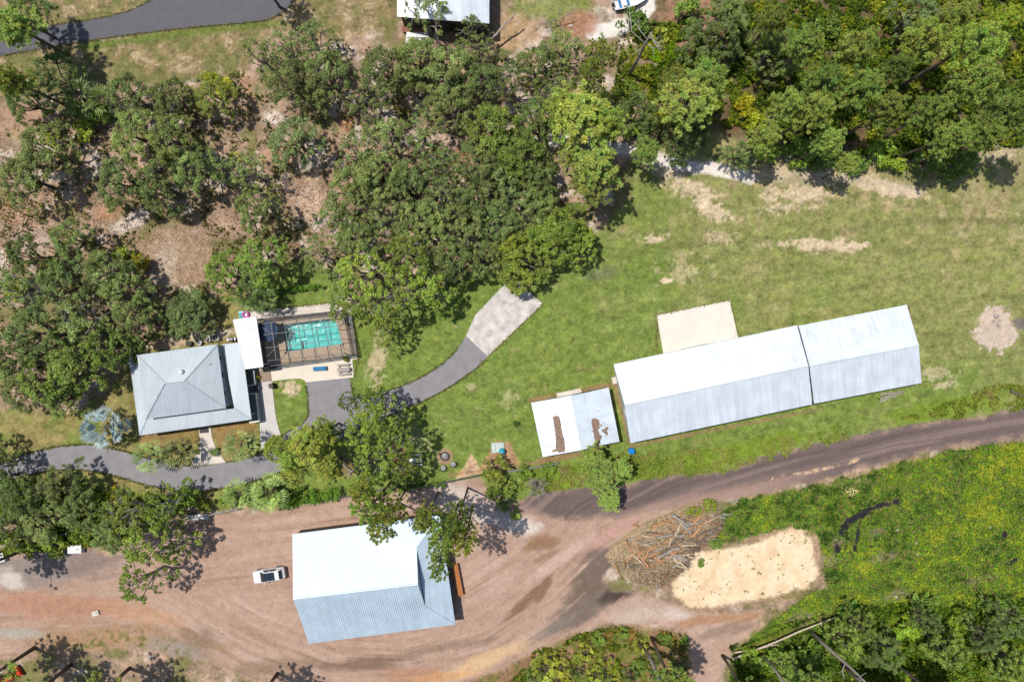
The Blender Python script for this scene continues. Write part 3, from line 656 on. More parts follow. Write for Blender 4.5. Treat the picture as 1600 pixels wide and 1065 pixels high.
# shed with three roof planes and peeling patches
def shed():
    t = thing('shed', 'small shed whose white ribbed roof has two bare brown patches', 'shed')
    a, b_, c, d = P(830, 629, 2.6), P(891.5, 618, 3.7), P(912, 614, 3.35), P(951, 605, 2.7)
    e, f, g, h = P(848, 713.5, 2.6), P(908.5, 703, 3.7), P(928.5, 697.5, 3.35), P(968, 689.5, 2.7)
    b = MB()
    roof_face(b, [a, b_, f, e], a - b_, 0.3); roof_face(b, [b_, c, g, f], c - b_, 0.3)
    c2, g2 = c - Vector((0, 0, .07)), g - Vector((0, 0, .07))
    roof_face(b, [c2, d, h, g2], d - c2, 0.3)
    rr = random.Random(3)
    def patch(pts, p0, p1, q0, q1):
        # bare metal patch lying on the roof plane p0-p1-q1-q0 (map outline), ragged edge
        n = (p1 - p0).cross(q0 - p0).normalized()
        if n.z < 0: n = -n
        out = []
        for i in range(len(pts)):
            x0, y0 = pts[i]; x1, y1 = pts[(i + 1) % len(pts)]
            L = max(1, int(math.hypot(x1 - x0, y1 - y0) / 1.5))
            for k in range(L):
                x = x0 + (x1 - x0) * k / L + rr.uniform(-.6, .6); y = y0 + (y1 - y0) * k / L + rr.uniform(-.6, .6)
                w = P(x, y, 3.1); cdir = Vector((0, 0, CAMH))
                ray = (w - cdir); tt = (p0 - cdir).dot(n) / ray.dot(n)
                out.append(cdir + ray * tt + n * 0.07)
        cc = sum(out, Vector()) / len(out)
        m = len(out)
        b.add(out + [cc], [(i, (i + 1) % m, m) for i in range(m)][::1], 1)
    patch([(864, 652), (867, 649), (873, 650), (875, 655), (877, 668), (880, 682), (882, 690), (883, 700), (882, 705), (874, 707), (870, 703), (868, 698), (869, 690), (868, 675), (866, 665)], a, b_, e, f)
    patch([(862, 704), (866, 702), (869, 700), (872, 704), (866, 706)], a, b_, e, f)
    patch([(923.5, 654), (930, 653), (935, 656), (937, 666), (934, 672), (937, 678), (941, 683), (937, 688), (938, 694), (930, 696), (929.5, 690), (927, 675)], c2, d, g2, h)
    patch([(939, 671), (944, 670), (948, 666), (951, 668), (948, 673), (950, 680), (946, 678), (943, 675)], c2, d, g2, h)
    patch([(938, 663), (940, 662), (940, 665), (938, 666)], c2, d, g2, h)
    for (cx, cy, n_, A4) in ((872, 680, 26, (a, b_, e, f)), (940, 676, 26, (c2, d, g2, h)), (872, 702, 12, (a, b_, e, f))):
        for _ in range(n_):
            x, y, q = cx + rr.gauss(0, 7), cy + rr.gauss(0, 13), rr.uniform(.4, 1.1)
            if (A4[0] is a and not 858 < x < 890) or (A4[0] is not a and not 925 < x < 955): continue
            patch([(x - q, y - q * .5), (x + q * .6, y - q), (x + q, y + q * .4), (x - q * .3, y + q)], *A4)
    b.build('roof', [M['roof_shed'], M['rust']], t)
    pts = inset([e, h, d, a], 0.25)
    m1 = tuple(Vector(pts[0]).lerp(Vector(pts[1]), .5)); m2 = tuple(Vector(pts[2]).lerp(Vector(pts[3]), .5))
    walls(t, [pts[0], m1, pts[1], pts[2], m2, pts[3]], 0, 0, M['wall_dark'], tops=[2.45, 3.5, 2.5, 2.5, 3.5, 2.45])
    q = MB(); wall_panel(q, pts[2], pts[3], .45, .62, .05, 2.1); q.build('door', M['trim'], t)
shed()
def stoop(label, pts, z):
    t = thing('concrete_stoop', label, 'stoop', (0, 0, 0))
    q = [(P(x, y).x, P(x, y).y) for x, y in pts]
    b = MB(); b.prism(q, -0.05, z); b.build('landing', M['concrete'], t)
    c = inset(q, 0.25); b = MB(); b.prism(list(c), z + .002, z + 0.14); b.build('step', M['concrete'], t)
stoop('narrow pale concrete stoop against the top side of the small shed', [(869, 614), (907, 606), (909, 613), (871, 621)], 0.22)
stoop('tiny white concrete stoop at the left end of the long barn', [(955, 590), (966, 587), (969, 597), (958, 600)], 0.18)

# workshop with lean-to on its right end
def workshop():
    t = thing('workshop', 'big metal workshop on the dirt yard, white upper slope and blue-grey lower slope', 'workshop')
    ze, zr = 2.9, 6.3
    A, Bp, Cc, Dd = P(457, 834, ze), P(687, 804.5, ze), P(711.5, 975, ze), P(483, 1005, ze)
    R0, R1 = P(458, 935, zr), P(653, 912, zr)
    T, Bt = P(651, 856, 4.5), P(664.5, 947, 4.5)
    b = MB()
    n_up = (Bp - A).cross(R0 - A).normalized(); n_dn = (R0 - Dd).cross(Cc - Dd).normalized()
    # keep T and Bt on their roof planes
    def onplane(p, o, n): return Vector((p.x, p.y, o.z - (n.x * (p.x - o.x) + n.y * (p.y - o.y)) / n.z))
    T1, B1 = onplane(T, A, n_up), onplane(Bt, Dd, n_dn)
    R1p = Vector(R1)
    roof_face(b, [A, Bp, T1, R1p, R0], A - R0, 0.30)
    roof_face(b, [R0, R1p, B1, Cc, Dd], Dd - R0, 0.30)
    laps(b, [A, Bp, T1, R1p, R0], A - R0, (.3, .55, .8)); laps(b, [R0, R1p, B1, Cc, Dd], Dd - R0, (.33, .62))
    roof_face(b, [Bp, Cc, B1, T1], (Cc - Dd).normalized() - Vector((0, 0, .3)), 0.45)
    r = b.build('roof', M['roof_shop'], t)
    c = MB(); cap_line(c, R0, R1p, 0.3, .12); cap_line(c, B1, Cc, .22); cap_line(c, T1, Bp, .22); c.build('ridge_cap', M['roof_shop'], r)
    b = MB(); e = (Cc - Dd).normalized() * 0.05
    tri = [T1 - Vector((0, 0, .1)), B1 - Vector((0, 0, .1)), R1p - Vector((0, 0, .06))]
    b.add([p - e * 2 for p in tri] + [p - e * 6 for p in tri], [(0, 1, 2), (5, 4, 3), (0, 3, 4, 1), (1, 4, 5, 2), (2, 5, 3, 0)]); b.build('gable_panel', M['wall_blue'], t)
    pts = inset([Dd, Cc, Bp, A], 0.3)
    m2 = tuple(Vector(pts[3]).lerp(Vector(pts[0]), .55))
    walls(t, [pts[0], pts[1], pts[2], pts[3], m2], 0, 0, M['wall_dark'], tops=[ze - .2, ze - .2, ze - .2, ze - .2, zr - .4])
    for (i, k, s0, s1, z1) in ((0, 1, .1, .25, 2.6), (0, 1, .4, .55, 2.6), (3, 0, .3, .7, 2.6)):
        q = MB(); P0 = pts[i]; P1 = pts[k]; wall_panel(q, P0, P1, s0, s1, .05, z1, 0.04); q.build('roll_up_door', M['door'], t)
workshop()

# house: hipped upper roof over a lower wrap-round porch roof
def house():
    t = thing('house', 'house with grey hipped metal roof beside the screened pool', 'house')
    zu, zr = 4.7, 6.7
    ul, ur, br, bl = P(214, 554.5, zu), P(339.5, 537.5, zu), P(353, 637.5, zu), P(228, 654.5, zu)
    ra, rb = P(257.6, 598, zr), P(288, 594.6, zr)
    b = MB()
    roof_face(b, [ul, ur, rb, ra], ul - ra + (ur - rb), 0.3, .03, .05)
    roof_face(b, [bl, br, rb, ra], (bl - ra) + (br - rb), 0.3, .03, .05)
    roof_face(b, [ul, bl, ra], ul + bl - ra * 2, 0.3, .03, .05)
    roof_face(b, [ur, br, rb], ur + br - rb * 2, 0.3, .03, .05)
    r = b.build('upper_roof', M['roof_house'], t)
    for p, q in ((ra, rb), (ul, ra), (bl, ra), (ur, rb), (br, rb)): c = MB(); cap_line(c, p, q, 0.26, .1); c.build('hip_cap', M['roof_house'], r)
    v = MB(); w = P(284, 581, 6.2); v.lathe([(.34, 0), (.34, .25), (.3, .38), (.16, .46), (.02, .48)], w, 18); v.build('roof_vent', M['trim'], t, True)
    v = MB(); v.lathe([(.09, 0), (.09, .3), (.02, .32)], P(330, 569, 5.0), 10); v.build('vent_pipe', M['greymetal'], t, True)
    # porch roofs, a little lower
    zl = 3.0
    OL, OR_, OBR, OBL = P(201.5, 557, 3.0), P(377, 534.5, 3.0), P(393, 655, 3.0), P(218, 680, 3.0)
    b = MB()
    i_ul, i_bl = P(214.5, 555, 3.45), P(230, 653, 3.45)
    i_bl2, i_br = P(230, 653, 3.45), P(368, 636, 3.3)
    i_ur, i_br2 = P(347, 538, 3.45), P(366, 637, 3.45)
    roof_face(b, [OL, i_ul, i_bl, OBL], OL - i_ul, 0.3, .03, .05)
    j1 = P(356, 637, 3.6)
    roof_face(b, [OBL, OBR, i_br2, i_bl2], OBL - i_bl2 + (OBR - i_br2) * .3, 0.3, .03, .05)
    roof_face(b, [i_ur, OR_, OBR, i_br2], OR_ - i_ur, 0.3, .03, .05)
    r2 = b.build('porch_roof', M['roof_house'], t)
    for p, q in ((OBR, i_br2), (OBL, i_bl2)): c = MB(); cap_line(c, p, q, .2); c.build('hip_cap', M['roof_house'], r2)
    q = [(p.x, p.y) for p in (bl, br, ur, ul)]
    ii = inset(q, 0.22)
    walls(t, ii, 0, zu - .05, M['wall_blue'])
    for s in (.22, .52, .8):
        m_ = MB(); wall_panel(m_, ii[1], ii[2], s - .05, s + .05, 3.75, 4.35, .04); f_ = m_.build('window', M['trim'], t)
        m_ = MB(); wall_panel(m_, ii[1], ii[2], s - .042, s + .042, 3.82, 4.28, .075); m_.build('pane', M['glass'], f_)
    for s in (.2, .8):
        m_ = MB(); wall_panel(m_, ii[0], ii[1], s - .06, s + .06, .9, 2.2, .04); f_ = m_.build('window', M['trim'], t)
        m_ = MB(); wall_panel(m_, ii[0], ii[1], s - .053, s + .053, .97, 2.13, .075); m_.build('pane', M['glass'], f_)
    m_ = MB(); wall_panel(m_, ii[0], ii[1], .69, .77, .05, 2.15, .05); m_.build('door', M['trim'], t)
    # porch posts
    for (x, y) in ((224, 676), (262, 670), (300, 665), (338, 659), (388, 652)):
        k = MB(); w = P(x, y, 2.7); k.box((w.x, w.y + .35, 1.35), (.16, .16, 2.72)); k.build('porch_post', M['trim'], t)
    g = MB(); w = P(202.5, 567, 3.6); g.box((w.x, w.y, 3.62), (.42, .34, .3)); g.build('gutter_box', M['trim'], t)
house()
# patio cover
def patio_cover():
    t = thing('patio_cover', 'flat bright white patio cover between house and pool cage', 'patio cover')
    z = 3.9; pts = [P(364, 499.3, z), P(400, 494.5, z), P(411.3, 572.6, z), P(382.8, 576.4, z)]
    b = MB(); b.prism([(p.x, p.y) for p in pts], z - .16, z); r = b.build('roof', M['roof_patio'], t)
    b = MB()
    for i, k in ((0, 1), (1, 2), (2, 3), (3, 0)):
        d = pts[k] - pts[i]; m = (pts[i] + pts[k]) / 2; b.box((m.x, m.y, z - .07), (d.length + .06, .07, .2), math.atan2(d.y, d.x))
    b.build('gutter', M['trim'], t)
    for p in inset(pts, 0.3):
        k = MB(); k.box((p[0], p[1], (z - .16) / 2), (.12, .12, z - .165)); k.build('post', M['trim'], t)
patio_cover()
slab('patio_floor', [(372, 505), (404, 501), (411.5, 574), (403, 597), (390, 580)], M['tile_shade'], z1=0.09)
# top house (cut by the edge of the picture)
def top_house():
    t = thing('neighbour_house', 'white ribbed metal roofed building cut off by the top edge', 'building')
    z = 4.2
    a, b_, c, d = P(620.5, 26, z), P(764.5, 37, z), P(764.5, -90, z), P(620.5, -90, z)
    mid0, mid1 = P(691, 31.5, z + 1.6), P(691, -90, z + 1.6)
    b = MB(); roof_face(b, [a, mid0, mid1, d], a - mid0, .3); roof_face(b, [mid0, b_, c, mid1], b_ - mid0, .3); b.build('roof', M['roof_barn'], t)
    q = [(p.x, p.y) for p in (a, b_, c, d)]; ii = inset(q, .4)
    mm = tuple(Vector(ii[0]).lerp(Vector(ii[1]), .5)); m2 = tuple(Vector(ii[2]).lerp(Vector(ii[3]), .5))
    walls(t, [ii[0], mm, ii[1], ii[2], m2, ii[3]], 0, 0, M['wall_dark'], tops=[z - .2, z + 1.3, z - .2, z - .2, z + 1.3, z - .2])
    for s in (.25, .6, .8):
        m_ = MB(); wall_panel(m_, ii[0], ii[1], s - .03, s + .03, 1, 2.2, .05); m_.build('window', M['glass'], t)
    s = thing('steps', 'white painted entrance steps below the cut-off top building', 'steps')
    w = P(653, 62); b = MB(); b.box((w.x, w.y, .12), (3.4, 1.1, .3)); b.build('lower_step', M['trim'], s)
    b = MB(); b.box((w.x, w.y + .55, .4), (3.2, .9, .24)); b.build('upper_step', M['trim'], s)
    s = thing('deck', 'narrow reddish wooden deck along the cut-off top building', 'deck')
    w = P(648, 52); b = MB()
    for k in range(6): b.box((w.x, w.y + k * .16, .5), (3.6, .14, .05))
    b.build('boards', M['brick'], s); b = MB(); b.box((w.x, w.y + .4, .22), (3.4, .7, .48)); b.build('frame', M['wood'], s)
top_house()

# ------------------------------------------------------------------ swimming pool and its screen cage
def pool():
    t = thing('swimming_pool', 'turquoise rectangular swimming pool inside the screen cage', 'swimming pool')
    q = [P(*p) for p in POOL]
    m, N, L, B = newmat('turquoise_plaster')
    B.inputs['Base Color'].default_value = alb((96, 205, 196))
    B.inputs['Roughness'].default_value = .7
    tc = N.new('ShaderNodeTexCoord'); vo = N.new('ShaderNodeTexVoronoi'); vo.feature = 'SMOOTH_F1'; vo.inputs['Scale'].default_value = 1.4
    L.new(tc.outputs['Object'], vo.inputs[0]); ra = N.new('ShaderNodeValToRGB'); L.new(vo.outputs['Distance'], ra.inputs[0])
    ra.color_ramp.elements[0].color = alb((84, 205, 198)); ra.color_ramp.elements[1].color = alb((100, 216, 208)); L.new(ra.outputs[0], B.inputs['Base Color'])
    b = MB(); c = sum(q, Vector()) / 4; zb = -1.3
    lo = [Vector((p.x, p.y, zb)) for p in q]; hi = [Vector((p.x, p.y, .05)) for p in q]
    b.add(lo + hi, [(3, 2, 1, 0)] + [(i, (i + 1) % 4, (i + 1) % 4 + 4, i + 4) for i in range(4)])
    b.build('basin', m, t)
    b = MB()
    e = (q[3] - q[0]).normalized(); f = (q[1] - q[0]).normalized(); rz = math.atan2(f.y, f.x)
    for k, dz in enumerate((-.45, -.75, -1.05)):
        w = q[0] + e * ((q[3] - q[0]).length * .5) + f * (.35 + .35 * k); b.box((w.x, w.y, (zb + dz) / 2), (.35, (q[3] - q[0]).length * .86 - k * .4, dz - zb), rz)
    w = q[3] - e * .9 + f * 1.3; b.box((w.x, w.y, -1.0), (1.8, 1.2, .55), rz)
    b.build('steps', m, t)
    # coping with white edge
    b = MB()
    for i in range(4):
        p0, p1 = q[i], q[(i + 1) % 4]; d = p1 - p0; mm = (p0 + p1) / 2
        b.box((mm.x, mm.y, .075), (d.length + .25, .26, .03), math.atan2(d.y, d.x) )
        mm2 = mm + (c - mm).normalized() * .0
    b.build('coping', mat('pale_coping', (190, 176, 156), .7), t)
    wm, N, L, B = newmat('pool_water')
    N.remove(B); tr = N.new('ShaderNodeBsdfTransparent'); tr.inputs[0].default_value = (.72, .97, .96, 1)
    gl = N.new('ShaderNodeBsdfGlossy'); gl.inputs['Roughness'].default_value = .16
    tc = N.new('ShaderNodeTexCoord'); no = N.new('ShaderNodeTexNoise'); no.inputs['Scale'].default_value = 1.5; no.inputs['Detail'].default_value = 2; L.new(tc.outputs['Object'], no.inputs[0])
    bu = N.new('ShaderNodeBump'); bu.inputs['Strength'].default_value = .35; bu.inputs['Distance'].default_value = .08; L.new(no.outputs[0], bu.inputs['Height'])
    L.new(bu.outputs[0], gl.inputs['Normal'])
    fr = N.new('ShaderNodeFresnel'); fr.inputs[0].default_value = 1.33; L.new(bu.outputs[0], fr.inputs['Normal'])
    mx = N.new('ShaderNodeMixShader'); L.new(fr.outputs[0], mx.inputs[0]); L.new(tr.outputs[0], mx.inputs[1]); L.new(gl.outputs[0], mx.inputs[2]); L.new(mx.outputs[0], N['Material Output'].inputs[0])
    b = MB(); b.add([Vector((p.x, p.y, -.06)) for p in q], [(3, 2, 1, 0)]); b.build('water', wm, t)
    # returned bubbles: white churned water beside the spill
    return q
pool()
def cage():
    t = thing('pool_cage', 'dark framed screen cage enclosing the swimming pool', 'pool enclosure')
    z = 2.5; A, Bp, C_, D_ = (P(x, y) for x, y in ((410, 499.3), (541, 486), (555.5, 554), (419, 572.5)))
    c4 = [A, Bp, C_, D_]
    def up(p, zz=z): return Vector((p.x, p.y, zz))
    # roof steps in like a mansard
    cen = sum(c4, Vector()) / 4
    inn = [p.lerp(cen, .13) for p in c4]; inn[0] = A.lerp(Bp, .03).lerp(D_, .12); inn[3] = D_.lerp(C_, .03).lerp(A, .12); zi = 2.9
    fr = .035
    def bar(b, p, q, r=fr): 
        d = q - p; M3 = d.to_track_quat('X', 'Z').to_matrix(); b.box((p + q) / 2, (d.length, r * 2, r * 2), M=M3)
    b = MB()
    for i in range(4): bar(b, up(c4[i]), up(c4[(i + 1) % 4])); bar(b, up(inn[i], zi), up(inn[(i + 1) % 4], zi)); bar(b, up(c4[i]), up(inn[i], zi), .05)
    for i in range(4): bar(b, up(c4[i], 1.0), up(c4[(i + 1) % 4], 1.0), .035)
    b.build('frame', M['bronze'], t)
    n = 6
    for k in range(1, n):
        f = k / n; b = MB()
        p0, p1 = A.lerp(Bp, f), D_.lerp(C_, f); i0, i1 = inn[0].lerp(inn[1], f), inn[3].lerp(inn[2], f)
        bar(b, up(p0, 0.1), up(p0)); bar(b, up(p1, .1), up(p1)); bar(b, up(p0), up(i0, zi)); bar(b, up(i0, zi), up(i1, zi), .042); bar(b, up(i1, zi), up(p1))
        b.build('rafter', M['bronze'], t)
    for f in (.3, .65):
        b = MB(); bar(b, up(inn[0].lerp(inn[3], f), zi), up(inn[1].lerp(inn[2], f), zi), .04)
        bar(b, up(A.lerp(D_, f)), up(inn[0].lerp(inn[3], f), zi), .04); bar(b, up(Bp.lerp(C_, f)), up(inn[1].lerp(inn[2], f), zi), .04)
        bar(b, up(Bp.lerp(C_, f), .1), up(Bp.lerp(C_, f)), .04); b.build('purlin', M['bronze'], t)
    for i in (0, 1, 2, 3):
        b = MB(); k = {0: (0, 1), 1: (1, 0), 2: (2, 3), 3: (3, 2)}[i]
        q = inn[k[0]].lerp(inn[k[1]], 1 / n).lerp(inn[{0: 3, 1: 2, 2: 1, 3: 0}[i]].lerp(inn[{0: 2, 1: 3, 2: 0, 3: 1}[i]], 1 / n), .3)
        bar(b, up(inn[i], zi), up(q, zi), .03)
        b.build('corner_brace', M['bronze'], t)
    for p in c4:
        b = MB(); bar(b, up(p, .05), up(p), .06); b.build('corner_post', M['bronze'], t)
    sm, N, L, B = newmat('insect_screen')
    N.remove(B); tr = N.new('ShaderNodeBsdfTransparent'); df = N.new('ShaderNodeBsdfDiffuse'); df.inputs[0].default_value = alb((78, 82, 90))
    mx = N.new('ShaderNodeMixShader'); lw = N.new('ShaderNodeLayerWeight'); lw.inputs[0].default_value = .35
    mr = N.new('ShaderNodeMapRange'); L.new(lw.outputs['Facing'], mr.inputs[0]); mr.inputs[3].default_value = .06; mr.inputs[4].default_value = .9
    L.new(mr.outputs[0], mx.inputs[0]); L.new(tr.outputs[0], mx.inputs[1]); L.new(df.outputs[0], mx.inputs[2]); L.new(mx.outputs[0], N['Material Output'].inputs[0])
    b = MB()
    for i in range(4):
        k = (i + 1) % 4
        b.add([up(c4[i], .1), up(c4[k], .1), up(c4[k]), up(c4[i])], [(0, 1, 2, 3)])
        b.add([up(c4[i]), up(c4[k]), up(inn[k], zi), up(inn[i], zi)], [(0, 1, 2, 3)])
    b.add([up(p, zi) for p in inn], [(0, 1, 2, 3)])
    b.build('screen', sm, t)
cage()

# ------------------------------------------------------------------ objects round the house and pool
def umbrella(x, y, r, m, label):
    w = P(x, y, 2.4); t = thing('patio_umbrella', label, 'umbrella', (w.x, w.y, .09))
    b = MB(); n = 8
    top = (0, 0, 2.75); rim = [(r * math.cos(2 * math.pi * k / n + .2), r * math.sin(2 * math.pi * k / n + .2), 2.2) for k in range(n)]
    b.add([top] + rim + [(v[0], v[1], 2.08) for v in rim], [(0, k + 1, (k + 1) % n + 1) for k in range(n)] + [(k + 1, n + k + 1, n + (k + 1) % n + 1, (k + 1) % n + 1) for k in range(n)]); b.build('canopy', m, t)
    b = MB(); b.tube([(0, 0, 0), (0, 0, 2.85)], .03); b.build('pole', M['greymetal'], t)
    b = MB(); b.lathe([(.3, 0), (.3, .07), (.06, .12), (.05, .3)], n=16); b.build('base', M['black'], t)
umbrella(418, 517, 1.55, M['navy'], 'navy octagonal umbrella between white patio cover and pool')

def ac_unit(x, y, label):
    w = P(x, y); t = thing('air_conditioner', label, 'air conditioner', (w.x, w.y, 0), .12, 'air conditioners behind the house')
    b = MB(); b.box((0, 0, .42), (.85, .85, .72)); b.build('case', M['beige_metal'], t)
    b = MB(); b.box((0, 0, .03), (1.0, 1.0, .08)); b.build('base_pad', M['concrete'], t)
    b = MB(); b.lathe([(.36, .78), (.36, .81), (.02, .82)], n=20); g = b.build('fan_guard', M['black'], t)
    b = MB(); b.lathe([(.1, .825), (.1, .85)], n=12); b.build('hub', M['beige_metal'], g)
    b = MB()
    for k in range(4):
        a = k * math.pi / 2 + .4; b.box((.2 * math.cos(a), .2 * math.sin(a), .835), (.26, .06, .01), a)
    b.build('fan_blade', M['greymetal'], g)
ac_unit(327, 529, 'beige air conditioner behind the house, left one of the pair')
ac_unit(340, 527.5, 'beige air conditioner behind the house, right one beside the white cover')
def round_bin(name, cat, x, y, r, h, m, label, rim=None, group=None):
    w = P(x, y); t = thing(name, label, cat, (w.x, w.y, 0), 0, group)
    b = MB(); b.lathe([(r * .85, 0), (r, h), (r * .93, h), (r * .8, h - .12)], n=20); b.build('body', m, t, False)
    b = MB(); b.lathe([(r * 1.04, h - .04), (r * 1.04, h), (r * .9, h + .01)], n=20); b.build('rim', rim or m, t)
    return t
round_bin('planter', 'planter', 297, 536.5, .42, .5, M['black'], 'round black planter behind the house, farthest from the air conditioners')
round_bin('planter', 'planter', 313, 535, .42, .45, M['greymetal'], 'round grey planter behind the house, next to the air conditioners')
def grill():
    w = P(365, 530); t = thing('grill', 'dark barbecue grill at the corner of the white patio cover', 'grill', (w.x, w.y, 0), .1)
    b = MB(); b.box((0, 0, .5), (.7, .5, .75)); b.build('cabinet', M['black'], t)
    b = MB(); b.tube([(-.33, 0, .95), (.33, 0, .95)], .24, 12); b.build('lid', M['greymetal'], t)
    for s in (-1, 1):
        b = MB(); b.box((s * .5, 0, .86), (.3, .45, .04)); b.build('side_shelf', M['greymetal'], t)
grill()
def floats():
    w = P(385, 491.5); t = thing('pool_toy', 'pink inflatable pool ring leaning at the white cover top corner', 'pool toy', (w.x, w.y, .05))
    b = MB(); b.tube([(.42 * math.cos(a), .42 * math.sin(a), .2 + .05 * math.sin(a)) for a in np.linspace(0, 2 * math.pi, 17)], .14, 8); b.build('ring', M['pink'], t, True)
    b = MB(); b.box((0, 0, .12), (.35, .35, .05)); b.build('seat', M['trim'], t)
    w = P(379, 493); t = thing('pool_toy', 'aqua inflatable pool mat beside the pink ring', 'pool toy', (w.x, w.y, .05), .1)
    b = MB()
    for k in range(4): b.tube([(-.35 + k * .2, -.5, .1), (-.35 + k * .2, .5, .1)], .1, 8)
    b.build('tubes', M['aqua'], t, True); b = MB(); b.box((-.05, .52, .2), (.75, .25, .16)); b.build('pillow', M['aqua'], t)
floats()
def lounge_mat():
    w = P(500.5, 575.5); t = thing('sun_lounger', 'blue cushioned sun lounger on cream paving below the pool cage', 'sun lounger', (w.x, w.y, .05), .06)
    b = MB(); b.box((0, 0, .22), (1.95, .66, .06)); b.build('frame', M['trim'], t)
    for sx in (-.8, .8):
        for sy in (-.28, .28):
            b = MB(); b.box((sx, sy, .1), (.05, .05, .2)); b.build('leg', M['trim'], t)
    b = MB(); b.box((-.3, 0, .3), (1.3, .6, .1)); b.build('cushion', M['steelblue'], t)
    b = MB(); b.box((.65, 0, .42), (.7, .6, .09), M=Matrix.Rotation(-.35, 3, 'Y')); b.build('backrest', M['steelblue'], t)
lounge_mat()
def picnic(name, label, x, y, rz, L_, W_, m, leg):
    w = P(x, y); t = thing(name, label, 'picnic table', (w.x, w.y, .03), rz)
    b = MB()
    for k in range(5): b.box((0, (-2 + k) * W_ * .2, .75), (L_, W_ * .18, .04))
    b.build('tabletop', m, t)
    for s in (-1, 1):
        b = MB()
        for k in range(2): b.box((0, s * (W_ * .5 + .32 + k * .15), .45), (L_, .13, .04))
        b.build('bench', m, t)
        for sy in (-1, 1):
            b = MB(); b.tube([(s * L_ * .36, sy * .2, .73), (s * L_ * .36, sy * (W_ * .5 + .3), 0)], .045, 6); b.build('leg', leg, t)
        b = MB(); b.box((s * L_ * .36, 0, .41), (.06, W_ + 1.0, .06)); b.build('crossbar', leg, t)
picnic('picnic_table', 'grey slatted picnic table on cream paving corner below pool cage', 538.5, 577, .1, 1.8, .6, M['greywood'], M['black'])
picnic('picnic_table', 'white picnic table on the lawn at the tree shadow edge', 650.5, 717, .02, 1.9, .62, M['trim'], M['greymetal'])
def bistro(x, y, label):
    w = P(x, y); t = thing('bistro_table', label, 'table', (w.x, w.y, .05))
    b = MB(); b.lathe([(.42, .7), (.42, .74), (.4, .75)], n=24); b.build('tabletop', M['bronze'], t)
    b = MB(); b.tube([(0, 0, .02), (0, 0, .7)], .03); b.lathe([(.25, 0), (.25, .04)], n=16); b.build('pedestal', M['black'], t)
bistro(403.5, 605, 'round dark bistro table beside the white railed side deck')
def bin_(x, y, label):
    w = P(x, y); t = thing('wheelie_bin', label, 'bin', (w.x, w.y, .03), .35)
    b = MB(); b.box((0, 0, .5), (.55, .6, .9)); b.build('body', M['black'], t)
    b = MB(); b.box((0, 0, .99), (.62, .7, .07)); b.build('lid', M['wall_dark'], t)
    for s in (-1, 1):
        b = MB(); b.tube([(s * .2, -.34, .12), (s * .28, -.34, .12)], .12, 12); b.build('wheel', M['tyre'], t)
bin_(427, 602, 'dark brown wheelie bin at the top corner of grey footpath')
bin_(428, 572, 'black storage bin against the pool cage, above the wooden landing')
def landing():
    t = thing('wooden_landing', 'weathered wooden landing between side deck and cream paving', 'deck')
    A = P(402, 578); Bp = P(421.5, 574.5); C_ = P(424.5, 594.5); D_ = P(403.5, 597)
    b = MB(); n = 12; f = (Bp - A)
    for k in range(n):
        p0 = A.lerp(Bp, (k + .06) / n); p1 = A.lerp(Bp, (k + .94) / n); q0 = D_.lerp(C_, (k + .06) / n); q1 = D_.lerp(C_, (k + .94) / n)
        b.prism([(p0.x, p0.y), (p1.x, p1.y), (q1.x, q1.y), (q0.x, q0.y)], .16, .2)
    b.build('boards', M['wood'], t)
    b = MB(); i_ = inset([A, Bp, C_, D_], .1); b.prism(list(i_), .0, .155); b.build('frame', M['greywood'], t)
landing()
def side_deck():
    t = thing('side_deck', 'grey side deck with white rails along the house right side', 'deck')
    q = [P(386, 580), P(401, 578), P(410, 656), P(395, 658)]
    b = MB(); b.prism([(p.x, p.y) for p in q], .0, .35); b.build('floor', mat('grey_deck_boards', (128, 132, 136), .8, var=.08), t)
    for (a, c) in ((q[1], q[1].lerp(q[2], .28)), (q[1].lerp(q[2], .45), q[2]), (q[2], q[3])):
        b = MB(); d = c - a; L_ = d.length; rz = math.atan2(d.y, d.x); m = (a + c) / 2
        b.box((m.x, m.y, 1.32), (L_, .2, .06), rz); b.box((m.x, m.y, .5), (L_, .06, .06), rz)
        n = max(2, int(L_ / .14))
        for k in range(n + 1): p = a.lerp(c, k / n); b.box((p.x, p.y, .9), (.035, .035, .8), rz)
        b.build('railing', M['trim'], t)
    for f in (.28, .45):
        a = q[1].lerp(q[2], f); c = q[0].lerp(q[3], f); b = MB(); d = c - a; m = (a + c) / 2
        b.box((m.x, m.y, 1.32), (d.length, .2, .06), math.atan2(d.y, d.x)); b.box((m.x, m.y, .9), (d.length, .05, .8), math.atan2(d.y, d.x)); b.build('gate', M['trim'], t)
side_deck()
t = thing('door_mat', 'dark rectangular door mat at the head of the front footpath', 'door mat', P(319, 672, .05))
b = MB(); b.box((0, 0, .012), (1.35, .75, .02), .1); b.build('mat', M['black'], t)
b = MB()
for k in range(5): b.box((-.5 + .25 * k, 0, .026), (.1, .6, .006), .1)
b.build('tread', M['wall_dark'], t)

